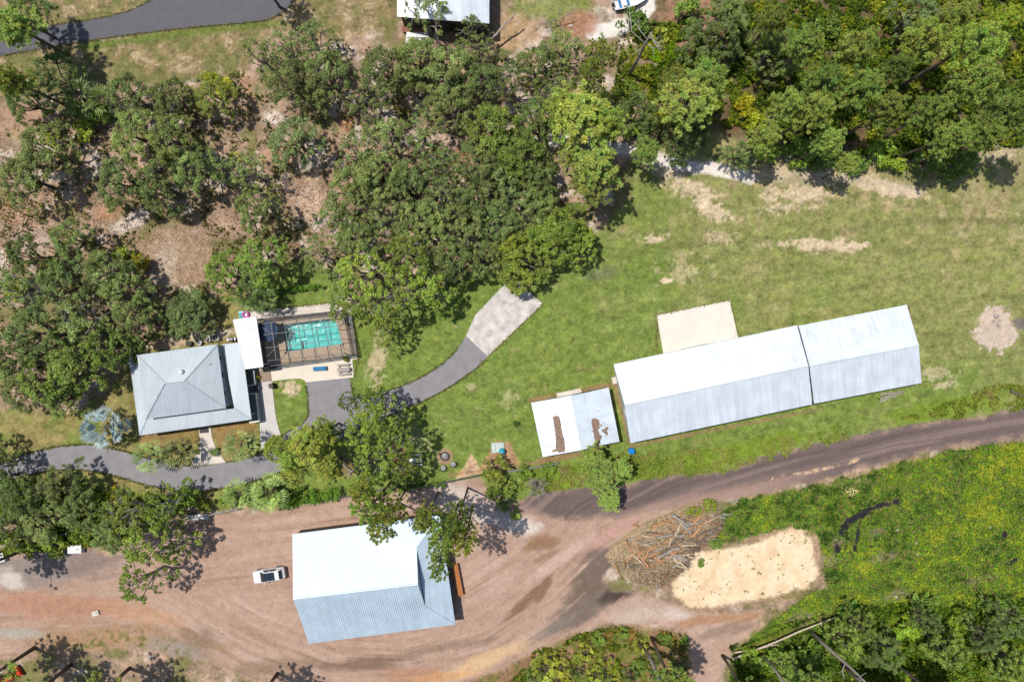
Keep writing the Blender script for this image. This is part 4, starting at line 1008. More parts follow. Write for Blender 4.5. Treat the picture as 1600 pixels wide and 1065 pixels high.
# fire pit group
def firepit():
    w = P(695, 712.5); t = thing('fire_pit', 'round stone fire pit with grey ash bowl on the lawn', 'fire pit', (w.x, w.y, 0))
    r = random.Random(2)
    b = MB()
    for k in range(14):
        a = k * 2 * math.pi / 14; b.box((.56 * math.cos(a), .56 * math.sin(a), .13), (.22, .24, .26 + r.uniform(-.03, .03)), a)
    b.build('stone_ring', M['wall_dark'], t)
    b = MB(); b.lathe([(.46, .02), (.46, .1), (.2, .14), (.02, .16)], n=16); a_ = b.build('ash_bed', M['greymetal'], t)
    b = MB()
    for k in range(4):
        a = r.uniform(0, 3); b.tube([(-.3 * math.cos(a), -.3 * math.sin(a), .2), (.3 * math.cos(a), .3 * math.sin(a), .26)], .05, 6)
    b.build('charred_logs', M['greywood'], t)
    for x, y, lb in ((708.5, 724, 'round grey garden chair just right below the fire pit'), (693, 730, 'round grey garden chair directly below the fire pit')):
        w = P(x, y); c = thing('garden_chair', lb, 'chair', (w.x, w.y, 0), math.atan2(P(695, 712).y - w.y, P(695, 712).x - w.x), 'round chairs by the fire pit')
        b = MB(); b.lathe([(.38, .4), (.4, .44), (.36, .47), (.02, .48)], n=18); b.build('seat', M['greymetal'], c)
        b = MB(); pts = [(.46 * math.cos(a), .46 * math.sin(a), .72) for a in np.linspace(math.pi * .45, math.pi * 1.55, 10)]
        b.tube(pts, .04, 6)
        for p in pts[::2]: b.tube([p, (p[0] * .8, p[1] * .8, .42)], .02, 5)
        b.build('backrest', M['black'], c)
        for k in range(4):
            a = k * math.pi / 2 + .78; b = MB(); b.tube([(.28 * math.cos(a), .28 * math.sin(a), .42), (.34 * math.cos(a), .34 * math.sin(a), 0)], .025, 6); b.build('leg', M['black'], c)
firepit()
def well():
    w = P(778, 699); t = thing('well_slab', 'white slatted well slab on bare soil above the bushes', 'well cover', (w.x, w.y, 0), .03)
    b = MB(); b.box((0, 0, .06), (1.9, 1.5, .14)); b.build('slab', mat('pale_green_grey_slab', (190, 202, 192), .8, var=.15), t)
    b = MB()
    for k in range(3): b.box((-.6 + k * .5, .05, .15), (.12, 1.3, .04))
    b.build('strips', M['trim'], t)
    w = P(784.5, 704); t = thing('water_tank', 'turquoise domed water tank standing on the white well slab', 'tank', (w.x, w.y, .13))
    b = MB(); b.lathe([(.42, 0), (.46, .15), (.46, .6), (.38, .8), (.2, .92), (.05, .95)], n=22); b.build('body', M['cyan'], t, True)
    b = MB(); b.tube([(0, 0, .93), (0, 0, 1.08)], .05); b.tube([(0, 0, 1.05), (.25, 0, 1.05)], .03); b.build('valve', M['greymetal'], t)
well()
w = P(985, 703); t = thing('barrel', 'bright blue barrel by the bottom left corner of long barn', 'barrel', (w.x, w.y, 0))
b = MB(); b.lathe([(.4, 0), (.44, .1), (.46, .45), (.44, .9), (.4, 1.0)], n=22); b.build('body', M['blue'], t, True)
b = MB(); b.lathe([(.46, 1.0), (.46, 1.04), (.38, 1.05), (.36, 1.02), (.02, 1.03)], n=22); b.build('lid', M['blue'], t)
def swing():
    w = P(613, 704); t = thing('garden_bench', 'wooden slatted garden bench on bare soil at the tree group edge', 'bench', (w.x, w.y, 0), -.75)
    b = MB()
    for k in range(4): b.box((0, -.25 + k * .16, .45), (1.6, .13, .04))
    b.build('seat', M['wood'], t); b = MB()
    for k in range(3): b.box((0, .38, .6 + k * .15), (1.6, .04, .12))
    b.build('backrest', M['wood'], t)
    for sx in (-.7, .7):
        for sy in (-.25, .35): b = MB(); b.box((sx, sy, .22), (.07, .07, .45)); b.build('leg', M['wall_dark'], t)
        b = MB(); b.box((sx, .05, .66), (.08, .6, .05)); b.build('armrest', M['wood'], t)
    w = P(629.5, 739); t = thing('flower_pot', 'small orange clay pot in the tree shade by the fence', 'pot', (w.x, w.y, 0))
    b = MB(); b.lathe([(.18, 0), (.26, .36), (.29, .36), (.29, .44), (.24, .44), (.22, .36), (.02, .35)], n=16); b.build('body', M['orange'], t)
    b = MB(); b.lathe([(.2, .365), (.02, .4)], n=12); b.build('soil', M['wall_dark'], t)
swing()

# stack of lumber beside the workshop
def lumber():
    w = P(715.5, 903.5); t = thing('lumber_stack', 'long orange-brown lumber stack beside the workshop right wall', 'lumber stack', (w.x, w.y, 0), math.atan2(-48, 9.5) )
    r = random.Random(9); b = MB()
    for k in range(5):
        for j in range(4):
            b.box((r.uniform(-.12, .12), -.36 + k * .18, .18 + j * .16), (4.6 + r.uniform(-.25, .1), .165, .15), r.uniform(-.01, .01))
    b.build('boards', M['lumber'], t)
    for s in (-1.9, 0, 1.9):
        b = MB(); b.box((s, 0, .05), (.12, 1.0, .1)); b.build('bearer', M['wall_dark'], t)
lumber()

# white car
def car():
    w = P(423, 895.5); t = thing('parked_car', 'white estate car with dark glass roof parked left of workshop', 'car', (w.x, w.y, 0), math.radians(180 + 9))
    def section(x, hw, z0, z1, r=.12):
        # closed half-rounded section at x
        return [(x, -hw + r, z0), (x, -hw, z0 + r), (x, -hw, (z0 + z1) * .55), (x, -hw * .97, z1 - .12), (x, -hw * .86, z1), (x, hw * .86, z1), (x, hw * .97, z1 - .12), (x, hw, (z0 + z1) * .55), (x, hw, z0 + r), (x, hw - r, z0)]
    def loft(b, secs):
        n = len(secs[0]); base = len(b.v)
        for s in secs: b.v += s
        for i in range(len(secs) - 1):
            for k in range(n): b.f.append((base + i * n + k, base + i * n + (k + 1) % n, base + (i + 1) * n + (k + 1) % n, base + (i + 1) * n + k)); b.m.append(0)
        b.f.append(tuple(base + k for k in range(n - 1, -1, -1))); b.m.append(0); e = base + (len(secs) - 1) * n; b.f.append(tuple(e + k for k in range(n))); b.m.append(0)
    b = MB(); loft(b, [section(-2.35, .62, .35, .78), section(-2.28, .80, .25, .92), section(-1.9, .92, .2, 1.0), section(-1.0, .95, .2, 1.02), section(.6, .95, .2, 1.0), section(1.5, .94, .2, .96), section(2.0, .91, .22, .88), section(2.24, .82, .26, .78), section(2.35, .66, .34, .66)])
    b.build('body', M['carpaint'], t, False)
    # cabin (white pillars and roof frame)
    def cab(x, hb, ht, z0, z1): return [(x, -hb, z0), (x, -ht, z1 - .06), (x, -ht * .9, z1), (x, ht * .9, z1), (x, ht, z1 - .06), (x, hb, z0)]
    b = MB()
    loft(b, [cab(-2.1, .80, .72, .95, 1.08), cab(-1.75, .86, .71, .95, 1.50), cab(-1.4, .88, .71, .95, 1.58), cab(0.0, .88, .71, .95, 1.60), cab(.35, .87, .70, .95, 1.54), cab(1.15, .84, .78, .92, .98)])
    b.build('cabin', M['carpaint'], t)
    def quad(nm, pts, m=M['glass']):
        b = MB(); n = (Vector(pts[1]) - Vector(pts[0])).cross(Vector(pts[2]) - Vector(pts[0])).normalized(); th = .012
        vs = [Vector(p) + n * th for p in pts] + [Vector(p) - n * th for p in pts]; k = len(pts)
        b.add(vs, [tuple(range(k)), tuple(range(2 * k - 1, k - 1, -1))] + [(i, i + k, (i + 1) % k + k, (i + 1) % k) for i in range(k)]); b.build(nm, m, t)
    quad('windscreen', [(.36, -.60, 1.56), (1.14, -.74, 1.0), (1.14, .74, 1.0), (.36, .60, 1.56)])
    quad('glass_roof', [(-1.1, -.59, 1.612), (.35, -.59, 1.59), (.35, .59, 1.59), (-1.1, .59, 1.612)])
    quad('rear_window', [(-2.05, -.64, 1.13), (-1.70, -.58, 1.545), (-1.70, .58, 1.545), (-2.05, .64, 1.13)][::-1])
    for s in (-1, 1):
        for nm, xa, xb in (('side_window', -.35, .62), ('side_window', -1.3, -.42)):
            xa2 = xa + .06; xb2 = xb - (.3 if xb > 0 else .04)
            quad(nm, [(xa, s * .885, 1.02), (xb, s * .875, 1.02), (xb2, s * .74, 1.48), (xa2, s * .74, 1.48)])
        for x in (-1.45, 1.42):
            b = MB(); b.tube([(x, s * .74, .34), (x, s * .97, .34)], .34, 18); wh = b.build('wheel', M['tyre'], t)
            b = MB(); b.tube([(x, s * .972, .34), (x, s * .985, .34)], .22, 14); b.build('rim', M['greymetal'], wh)
        b = MB(); b.box((.72, s * 1.03, 1.0), (.14, .2, .13)); b.build('mirror', M['carpaint'], t)
        b = MB(); b.box((2.15, s * .62, .7), (.22, .34, .12), s * -.3); b.build('headlight', M['trim'], t)
        b = MB(); b.box((-2.27, s * .66, .82), (.1, .3, .16)); b.build('tail_light', M['red'], t)
        b = MB(); b.tube([(-1.5, s * .66, 1.62), (.2, s * .66, 1.63)], .02, 6); b.build('roof_rail', M['greymetal'], t)
car()
for o in bpy.data.objects:
    if o.parent and o.parent.name == 'parked_car' and o.name.split('.')[0] in ('body', 'cabin'):
        mo = o.modifiers.new('bevel', 'BEVEL'); mo.width = .05; mo.segments = 3; mo.limit_method = 'ANGLE'
        o.data.polygons.foreach_set('use_smooth', [True] * len(o.data.polygons)); o.modifiers.new('wn', 'WEIGHTED_NORMAL')

# red tractor at the bottom left corner
def tractor():
    w = P(12, 1059); t = thing('tractor', 'red tractor with black tyres in the bottom left corner shade', 'tractor', (w.x, w.y, 0), math.radians(35))
    b = MB(); b.box((.9, 0, 1.05), (1.5, .62, .55)); b.box((.2, 0, .7), (2.6, .4, .4)); b.build('bonnet', M['red'], t)
    for s in (-1, 1):
        b = MB(); b.tube([(-.6, s * .5, .65), (-.6, s * .85, .65)], .65, 18); wh = b.build('wheel', M['tyre'], t)
        b = MB(); b.tube([(-.6, s * .852, .65), (-.6, s * .88, .65)], .32, 12); b.build('rim', M['red'], wh)
        b = MB(); b.tube([(1.3, s * .42, .4), (1.3, s * .65, .4)], .4, 14); b.build('wheel', M['tyre'], t)
        b = MB(); b.tube([(-1.2, s * .68, 1.0), (-1.0, s * .68, 1.35), (-.55, s * .68, 1.45), (-.1, s * .68, 1.2)], .12, 6); b.build('fender', M['red'], t)
    b = MB(); b.box((-.55, 0, 1.15), (.5, .5, .12)); b.box((-.82, 0, 1.4), (.1, .5, .5)); b.build('seat', M['black'], t)
    b = MB(); b.tube([(-1.0, -.6, 1), (-1.0, -.6, 2.3), (-1.0, .6, 2.3), (-1.0, .6, 1)], .05, 6); b.build('roll_bar', M['black'], t)
    b = MB(); b.box((2.3, 0, .5), (.5, 1.6, .5)); b.tube([(1.9, -.5, .6), (.3, -.5, 1.3)], .06, 6); b.tube([(1.9, .5, .6), (.3, .5, 1.3)], .06, 6); b.build('loader', M['red'], t)
    b = MB(); b.tube([(.2, .2, 1.4), (-.05, .0, 1.55)], .02, 6); b.lathe([(.2, 1.55), (.2, 1.58)], (-.05, 0, 0), 14); b.build('steering_wheel', M['black'], t)
tractor()
# white items near the yard edge
def junkbox(x, y, sx, sy, h, rz, label, name='storage_box', cat='box', m=None):
    w = P(x, y); t = thing(name, label, cat, (w.x, w.y, 0), rz)
    b = MB(); b.box((0, 0, h / 2), (sx, sy, h)); b.build('body', m or M['trim'], t)
    b = MB(); b.box((0, 0, h + .04), (sx + .08, sy + .08, .07)); l = b.build('lid', m or M['trim'], t)
    b = MB(); b.box((sx * .25, 0, h + .1), (.3, .12, .05)); b.build('handle', M['greymetal'], l)
junkbox(122, 855, 1.9, 1.1, .8, .05, 'white storage box at the grey dirt edge in lower left trees')
junkbox(310, 806.5, 3.2, .7, .35, .08, 'long white low box along the rail fence above dirt yard', 'concrete_trough', 'trough', M['trim'])
junkbox(3, 870, 1.5, 1.2, .6, .3, 'pale storage box cut by the left edge above white sand')
junkbox(150, 957, .9, .6, .15, .3, 'small white slab lying on rust coloured dirt', 'paving_slab', 'slab', M['concrete'])
def trailer():
    w = P(983, 6); t = thing('boat', 'white open boat under the tree at the top edge', 'boat', (w.x, w.y, 0), .25)
    b = MB(); hull = []
    for x, hw in ((-2.4, .85), (-1, .95), (.8, .9), (1.9, .55), (2.6, .08)):
        hull.append([(x, -hw, 1.0), (x, -hw * .75, .45), (x, 0, .3), (x, hw * .75, .45), (x, hw, 1.0), (x, hw * .85, .98), (x, hw * .6, .6), (x, -hw * .6, .6), (x, -hw * .85, .98)])
    n = 9; base = 0
    for s in hull: b.v += s
    for i in range(len(hull) - 1):
        for k in range(n): b.f.append((i * n + k, i * n + (k + 1) % n, (i + 1) * n + (k + 1) % n, (i + 1) * n + k)); b.m.append(0)
    b.f.append(tuple(range(n - 1, -1, -1))); b.m.append(0)
    b.build('hull', M['trim'], t)
    b = MB(); b.box((-.3, 0, .75), (.35, 1.3, .06)); b.box((-1.5, 0, .75), (.35, 1.3, .06)); b.build('seat', M['steelblue'], t)
    b = MB(); b.box((-2.55, 0, .95), (.35, .35, .6)); b.build('outboard_motor', M['black'], t)
    b = MB(); b.tube([(-2, -.6, .4), (2.8, 0, .4)], .05, 6); b.tube([(-2, .6, .4), (2.8, 0, .4)], .05, 6)
    for s in (-1, 1): b.tube([(-.6, s * .85, .3), (-.6, s * 1.0, .3)], .3, 12)
    b.build('cradle', M['greymetal'], t)
trailer()

# ------------------------------------------------------------------ fences
def fence(name, label, pts, h, post_m, rail_m, gap=2.4, rails=(0.35, 0.75, 1.1), mesh=False, rr=.035):
    t = thing(name, label, 'fence')
    W = [P(x, y) for x, y in pts]
    for a, c in zip(W[:-1], W[1:]):
        L_ = (c - a).length; n = max(1, round(L_ / gap)); d = (c - a)
        for k in range(n):
            p = a.lerp(c, k / n); b = MB(); b.tube([(p.x, p.y, -.05), (p.x, p.y, h + .08)], .05, 8); b.build('post', post_m, t)
        b = MB()
        for z in rails: b.tube([(a.x, a.y, z), (c.x, c.y, z)], rr, 6)
        b.build('rail', rail_m, t)
        if mesh:
            b = MB(); m = int(L_ / .2)
            for k in range(m):
                p = a.lerp(c, k / m); q = a.lerp(c, min(1, (k + 2) / m)); b.tube([(p.x, p.y, .03), (q.x, q.y, h)], .012, 3, cap=False); b.tube([(q.x, q.y, .03), (p.x, p.y, h)], .012, 3, cap=False)
            b.build('wire_mesh', post_m, t)
fence('rail_fence', 'pale wooden rail fence through the lower left bushes', [(8, 851), (60, 841), (130, 826)], 1.15, M['greywood'], M['palebark'], rr=.06)
fence('rail_fence', 'pale rail fence above the long white trough', [(262, 815), (325, 803), (375, 793)], 1.15, M['greywood'], M['palebark'], rr=.05)
fence('wire_fence', 'dark wire fence dividing lawn from dirt yard above workshop', [(480, 780), (540, 774), (612, 760), (690, 753), (752, 740)], 1.3, M['black'], M['bronze'], mesh=True)
fence('wire_fence', 'wire fence from bushes to the small shed corner', [(792, 735), (822, 731), (872, 722)], 1.3, M['black'], M['greymetal'], mesh=True)

# ------------------------------------------------------------------ vegetation: meshes
def cloud_mesh(name, C_, U, V_, cols, m):
    """Quads centred at C_, half-axes U and V_, one colour each."""
    n = len(C_)
    co = np.empty((n, 4, 3), np.float32)
    co[:, 0] = C_ - U; co[:, 1] = C_ - V_ * .9; co[:, 2] = C_ + U; co[:, 3] = C_ + V_ * .9
    me = bpy.data.meshes.new(name)
    me.vertices.add(n * 4); me.vertices.foreach_set('co', co.ravel())
    me.loops.add(n * 4); me.loops.foreach_set('vertex_index', np.arange(n * 4, dtype=np.int32))
    me.polygons.add(n); me.polygons.foreach_set('loop_start', (np.arange(n) * 4).astype(np.int32))
    ca = me.attributes.new('Col', 'FLOAT_COLOR', 'POINT')
    rg = np.repeat(np.concatenate([cols, np.ones((n, 1))], 1), 4, axis=0).astype(np.float32); ca.data.foreach_set('color', rg.ravel())
    me.update(calc_edges=True); me.materials.append(m)
    return me
def rdir(rg, n):
    v = rg.normal(size=(n, 3)); return v / np.linalg.norm(v, axis=1, keepdims=True)
def leaves(rg, centres, radii, per, size, base, cvar=.18, lvar=.22, flat=.75, up=.5, elong=1.5, yellow=0.0):
    Cs, Us, Vs, Ks = [], [], [], []
    for c, r in zip(centres, radii):
        n = max(8, int(per * (r ** 2)))
        d = rdir(rg, n); d[:, 2] = np.where(d[:, 2] < -.2, -d[:, 2] * .6, d[:, 2])
        rad = r * (0.25 + .8 * rg.random(n) ** .7 + np.where(rg.random(n) < .12, .5 * rg.random(n), 0))[:, None]
        th = rg.uniform(0, 6.28); e1 = rg.uniform(.65, 1.5); q = d * rad * np.array([e1, 1 / e1, flat])
        p = np.asarray(c) + np.stack([q[:, 0] * math.cos(th) - q[:, 1] * math.sin(th), q[:, 0] * math.sin(th) + q[:, 1] * math.cos(th), q[:, 2] + .25 * r * rg.normal()], 1)
        nn = d * .7 + rdir(rg, n) * .7 + np.array([0, 0, up]); nn /= np.linalg.norm(nn, axis=1, keepdims=True)
        t = np.cross(nn, rdir(rg, n)); t /= np.linalg.norm(t, axis=1, keepdims=True) + 1e-9; b = np.cross(nn, t)
        s = size * (0.6 + .8 * rg.random(n))[:, None]
        k = np.asarray(base)[None, :] * (1 + cvar * rg.normal()) * (1 + lvar * rg.normal(size=(n, 1)))
        k = k * np.array([1 + .05 * rg.normal() + yellow * rg.random(), 1, 1 - .1 * rg.random()])
        Cs.append(p); Us.append(t * s * elong * .5); Vs.append(b * s * .5); Ks.append(np.clip(k, .008, .5))
    return np.concatenate(Cs), np.concatenate(Us), np.concatenate(Vs), np.concatenate(Ks)

def skeleton(rg, R, H, fork, nlimb, nclump=85, dome=.55, lob=.16, drop=.1, pd=.66):
    """Trunk, limbs and twigs of a broadleaf tree, and the places of its leaf clumps."""
    b = MB(); cen = []
    top = Vector((rg.normal() * .25, rg.normal() * .25, fork)); tr = R * .05 + .08
    b.tube([(0, 0, -.1), (top.x * .4, top.y * .4, fork * .5), top], [tr * 1.25, tr, tr * .9], 9)
    ph = rg.uniform(0, 6.28, 4); am = rg.uniform(.4, 1, 4) * lob
    edge = lambda a: R * (.95 + am[0] * math.sin(2 * a + ph[0]) * .7 + am[1] * math.sin(3 * a + ph[1]) * .8 + am[2] * math.sin(5 * a + ph[2]) * .6 + am[3] * math.sin(8 * a + ph[3]) * .4)
    zf = lambda r: H * (1 - (1 - dome) * r ** 2.2) - .5
    hub = []
    for i in range(nlimb):
        a = 2 * math.pi * (i + rg.uniform(-.35, .35)) / nlimb; rr = edge(a) * rg.uniform(.4, .62)
        if i == nlimb - 1: rr *= .2
        m = Vector((rr * math.cos(a), rr * math.sin(a), zf(rr / R) * rg.uniform(.68, .86)))
        k1 = top.lerp(m, .5) + Vector((rg.normal() * .4, rg.normal() * .4, -.2 + rg.normal() * .2))
        b.tube([top, k1, m], [tr * .6, tr * .45, tr * .28], 7); hub.append((m, rg.uniform(-.5, .35)))
    pts = []; tries = 0
    while len(pts) < nclump and tries < 4000:
        tries += 1; a = rg.uniform(0, 6.283); r = edge(a) * math.sqrt(rg.random()); x, y = r * math.cos(a), r * math.sin(a)
        if all((x - q[0]) ** 2 + (y - q[1]) ** 2 > pd * pd for q in pts): pts.append((x, y))
    for x, y in pts:
        if rg.random() < drop: continue
        h, dz = min(hub, key=lambda q: (q[0].x - x) ** 2 + (q[0].y - y) ** 2); rho = min(1.1, math.hypot(x, y) / R)
        z = zf(rho) + dz - 1.1 * rg.random() ** 2.2 + .25 * rg.normal()
        e = Vector((x, y, max(z, 1.0))); mid = h.lerp(e, .5) + Vector((rg.normal() * .2, rg.normal() * .2, -.1))
        b.tube([h, mid, e + Vector((0, 0, .2))], [tr * .2, tr * .12, tr * .05], 4); cen.append(tuple(e))
        if rg.random() < .3:
            q = e + Vector((rg.normal() * .5, rg.normal() * .5, .75)); b.tube([e, q], [.035, .015], 3); b.tube([q, q + Vector((rg.normal() * .35, rg.normal() * .35, .05))], [.02, .01], 3)
    return b, cen

PROTO = {}
def proto(kind, i, trunk_b, trunk_mat, crown_me):
    tm = MB(); tm.v, tm.f, tm.m = trunk_b.v, trunk_b.f, trunk_b.m
    me = bpy.data.meshes.new('trunk'); me.from_pydata(trunk_b.v, [], trunk_b.f); me.update(); me.materials.append(trunk_mat)
    me.polygons.foreach_set('use_smooth', [True] * len(me.polygons))
    PROTO.setdefault(kind, []).append((me, crown_me))
BASE_R = {}
OAK = lin((138, 154, 86)) / 1.34; OAKG = lin((146, 168, 74)) / 1.36; PINE = lin((172, 190, 100)) / 1.3
for i in range(8):
    rg = np.random.default_rng(100 + i)
    b, cen = skeleton(rg, 5.0, 9.0, 2.0, 8, nclump=105, pd=.56, drop=.2, lob=.24)
    proto('oak', i, b, M['bark'], cloud_mesh('crown', *leaves(rg, cen, [.28 + .6 * rg.random() ** 1.3 for _ in cen], 380, .165, OAK, up=.7, flat=.9), M['leaf']))
for i in range(4):
    rg = np.random.default_rng(140 + i)
    b, cen = skeleton(rg, 5.0, 9.0, 2.0, 8, nclump=90, drop=.38, lob=.3, pd=.55)
    proto('thin_oak', i, b, M['palebark'], cloud_mesh('crown', *leaves(rg, cen, [.26 + .5 * rg.random() ** 1.3 for _ in cen], 230, .18, OAK * 1.12, up=.7, flat=.9), M['leaf']))
for i in range(5):
    rg = np.random.default_rng(160 + i)
    b, cen = skeleton(rg, 5.0, 10.0, 2.4, 8, nclump=100, lob=.3, pd=.58, drop=.16)
    proto('green_oak', i, b, M['bark'], cloud_mesh('crown', *leaves(rg, cen, [.3 + .6 * rg.random() ** 1.2 for _ in cen], 240, .21, OAKG, up=.7, flat=.9, yellow=.08), M['leaf']))
for i in range(5):
    rg = np.random.default_rng(180 + i)
    b, cen = skeleton(rg, 5.0, 10.0, 2.4, 8, nclump=105, lob=.36, pd=.52, drop=.42)
    proto('airy_oak', i, b, M['palebark'], cloud_mesh('crown', *leaves(rg, cen, [.25 + .5 * rg.random() ** 1.2 for _ in cen], 230, .2, OAKG * 1.05, up=.7, flat=.9, yellow=.08), M['leaf']))
def needles(rg, cen, per, ln, base, wid=.05):
    Cs, Us, Vs, Ks = [], [], [], []
    for c, s in cen:
        n = per; d = rdir(rg, n) + np.array([0, 0, .55]); d /= np.linalg.norm(d, axis=1, keepdims=True)
        L_ = ln * s * (0.7 + .5 * rg.random(n))[:, None]
        t = np.cross(d, rdir(rg, n)); t /= np.linalg.norm(t, axis=1, keepdims=True) + 1e-9
        k = np.asarray(base)[None] * (1 + .16 * rg.normal()) * (1 + .2 * rg.normal(size=(n, 1))) * np.array([1 + .1 * rg.normal(), 1, 1])
        Cs.append(np.asarray(c) + d * L_ * .5); Us.append(d * L_ * .5); Vs.append(t * wid * (.7 + .6 * rg.random((n, 1)))); Ks.append(np.clip(k, .008, .5))
    return np.concatenate(Cs), np.concatenate(Us), np.concatenate(Vs), np.concatenate(Ks)
def pine_skel(rg, H, R, nwh, per_wh, tufts, depth):
    b = MB(); lx, ly = rg.normal() * .5, rg.normal() * .5
    tp = lambda z: Vector((lx * (z / H) ** 2 , ly * (z / H) ** 2, z))
    zs = [0, H * .2, H * .4, H * .6, H * .75, H * .88, H]; r0 = .24
    b.tube([tp(z) if z else Vector((0, 0, -.1)) for z in zs], [r0 * 1.2, r0, r0 * .9, r0 * .75, r0 * .6, r0 * .35, r0 * .12], 9)
    cen = []
    for w in range(nwh):
        f = w / max(1, nwh - 1); z = H - depth + depth * f; L0 = R * (1 - .15 * (1 - f) - .62 * f ** 2.2)
        n = max(3, int(per_wh * (1 - .4 * f))); off = rg.uniform(0, 6)
        for k in range(n):
            a = off + 2 * math.pi * (k + rg.uniform(-.3, .3)) / n; L_ = L0 * rg.uniform(.65, 1.08)
            p = tp(z); q = p + Vector((math.cos(a) * L_, math.sin(a) * L_, L_ * .22 + rg.normal() * .25)); mid = p.lerp(q, .5) - Vector((0, 0, .15))
            b.tube([p, mid, q], [.07, .045, .02], 5)
            for j in range(tufts):
                g = 1 - .72 * rg.random() ** 1.3
                e = p.lerp(q, g) + Vector((rg.normal() * .38, rg.normal() * .38, rg.normal() * .22 + .12))
                if g < .97: b.tube([p.lerp(q, max(0, g - .12)), e], [.03, .012], 3, cap=False)
                cen.append((tuple(e), rg.uniform(.75, 1.2)))
    return b, cen
for i in range(6):
    rg = np.random.default_rng(200 + i)
    b, cen = pine_skel(rg, 17.0, 3.7, 6, 10, 6, 4.6)
    proto('pine', i, b, M['pinebark'], cloud_mesh('crown', *needles(rg, cen, 62, .44, PINE, .042), M['needle']))
for i in range(3):
    rg = np.random.default_rng(230 + i)
    b, cen = pine_skel(rg, 17.0, 4.4, 6, 7, 6, 5.5)
    
    proto('sparse_pine', i, b, M['pinebark'], cloud_mesh('crown', *needles(rg, cen, 50, .44, PINE, .048), M['needle']))
# bushes
for i in range(5):
    rg = np.random.default_rng(260 + i)
    b = MB(); cen = []
    for k in range(16):
        a = rg.uniform(0, 6.28); r = 1.6 * math.sqrt(rg.random()); e = Vector((r * math.cos(a), r * math.sin(a), 1.9 - .32 * r * r + rg.normal() * .15))
        b.tube([(0, 0, -.05), (e.x * .4, e.y * .4, e.z * .5), e], [.05, .035, .015], 5); cen.append(tuple(e))
    proto('bush', i, b, M['bark'], cloud_mesh('crown', *leaves(rg, cen, [rg.uniform(.42, .7) for _ in cen], 230, .19, OAKG, yellow=.1), M['leaf']))
# fan palms
def fan_palm(rg, H, nf, R, base, petiole=.45, seg=15, droop=.5, cold=.0):
    b = MB(); C_, U, V_, K = [], [], [], []
    if H > .5: b.tube([(0, 0, -.1), (rg.normal() * .1, rg.normal() * .1, H * .5), (0, 0, H)], [.2, .17, .19], 10)
    for k in range(nf):
        a = k * 2.39996 + rg.normal() * .12; el = 1.1 - 1.3 * (k / nf) + rg.normal() * .08
        d = Vector((math.cos(a) * math.cos(el), math.sin(a) * math.cos(el), math.sin(el)))
        hub = Vector((0, 0, H)) + d * R * petiole + Vector((0, 0, .05)); b.tube([(0, 0, H), hub], [.03, .018], 4, cap=False)
        side = d.cross(Vector((0, 0, 1))).normalized(); upv = side.cross(d).normalized()
        bc = np.asarray(base) * (1 + .28 * rg.normal()) * (1 if k < nf * .8 else .8)
        for s in range(seg):
            th = (s / (seg - 1) - .5) * 1.35; L_ = R * (1 - petiole) * (1 - .22 * abs(th) / 1.45) * rg.uniform(.9, 1.05)
            ld = (d * math.cos(th) + side * math.sin(th)).normalized()
            m1 = hub + ld * L_ * .5; p2 = hub + ld * L_ - Vector((0, 0, droop * L_ * .5))
            for (p, q, w) in ((hub, m1, .11), (m1, p2, .075)):
                dd = (q - p); C_.append((p + q) / 2); U.append(dd * .56)
                sv = dd.cross(upv).normalized() * w * (R / 2.2) + upv * .02 * (1 if s % 2 else -1); V_.append(sv); K.append(np.clip(bc * (1 + .12 * rg.normal()), .01, .6))
    ar = lambda x: np.array([tuple(v) for v in x])
    return b, (ar(C_), ar(U), ar(V_), np.array(K))
PALMC = lin((138, 154, 86)) / 1.5; SILV = lin((176, 196, 196)) / 1.5; PALMD = lin((116, 136, 66)) / 1.5; PALMY = lin((170, 176, 60)) / 1.5
for i in range(3):
    rg = np.random.default_rng(300 + i); b, q = fan_palm(rg, 3.2, 13, 2.7, PALMC * 1.5, droop=.4, seg=8, petiole=.34); proto('palm', i, b, M['bark'], cloud_mesh('fronds', *q, M['palm']))
rg = np.random.default_rng(310); b, q = fan_palm(rg, 1.6, 15, 3.3, SILV, petiole=.36, seg=11, droop=.15); proto('silver_palm', 0, b, M['palebark'], cloud_mesh('fronds', *q, M['palm']))
for i in range(2):
    rg = np.random.default_rng(320 + i); b, q = fan_palm(rg, .4, 14, 1.3, PALMY if i else PALMD, droop=.3, seg=9); b.tube([(0, 0, 0), (0, 0, .45)], [.15, .1], 8); proto('palmetto', i, b, M['bark'], cloud_mesh('fronds', *q, M['palm']))
# dead tree skeletons
def dead_tree_mesh(rg, H, R, n):
    b = MB(); b.tube([(0, 0, -.1), (.2, .1, H * .4), (.3, -.1, H * .75), (.5, .1, H)], [.02 + .017 * H, .013 * H + .02, .01 * H + .01, .03], 8)
    for k in range(n):
        z = H * rg.uniform(.55, .98); a = rg.uniform(0, 6.28); L_ = R * rg.uniform(.5, 1)
        p = Vector((.3 * z / H, 0, z)); q = p + Vector((L_ * .5 * math.cos(a), L_ * .5 * math.sin(a), .4)); e = q + Vector((L_ * .5 * math.cos(a + rg.normal() * .6), L_ * .5 * math.sin(a + rg.normal() * .6), rg.uniform(0, .8)))
        b.tube([p, q, e], [.03 + .004 * H, .02 + .0025 * H, .015], 5)
        for j in range(2):
            e2 = q + Vector((L_ * .4 * math.cos(a + rg.normal()), L_ * .4 * math.sin(a + rg.normal()), rg.uniform(-.2, .6))); b.tube([q, e2], [.04, .015], 4)
    return b

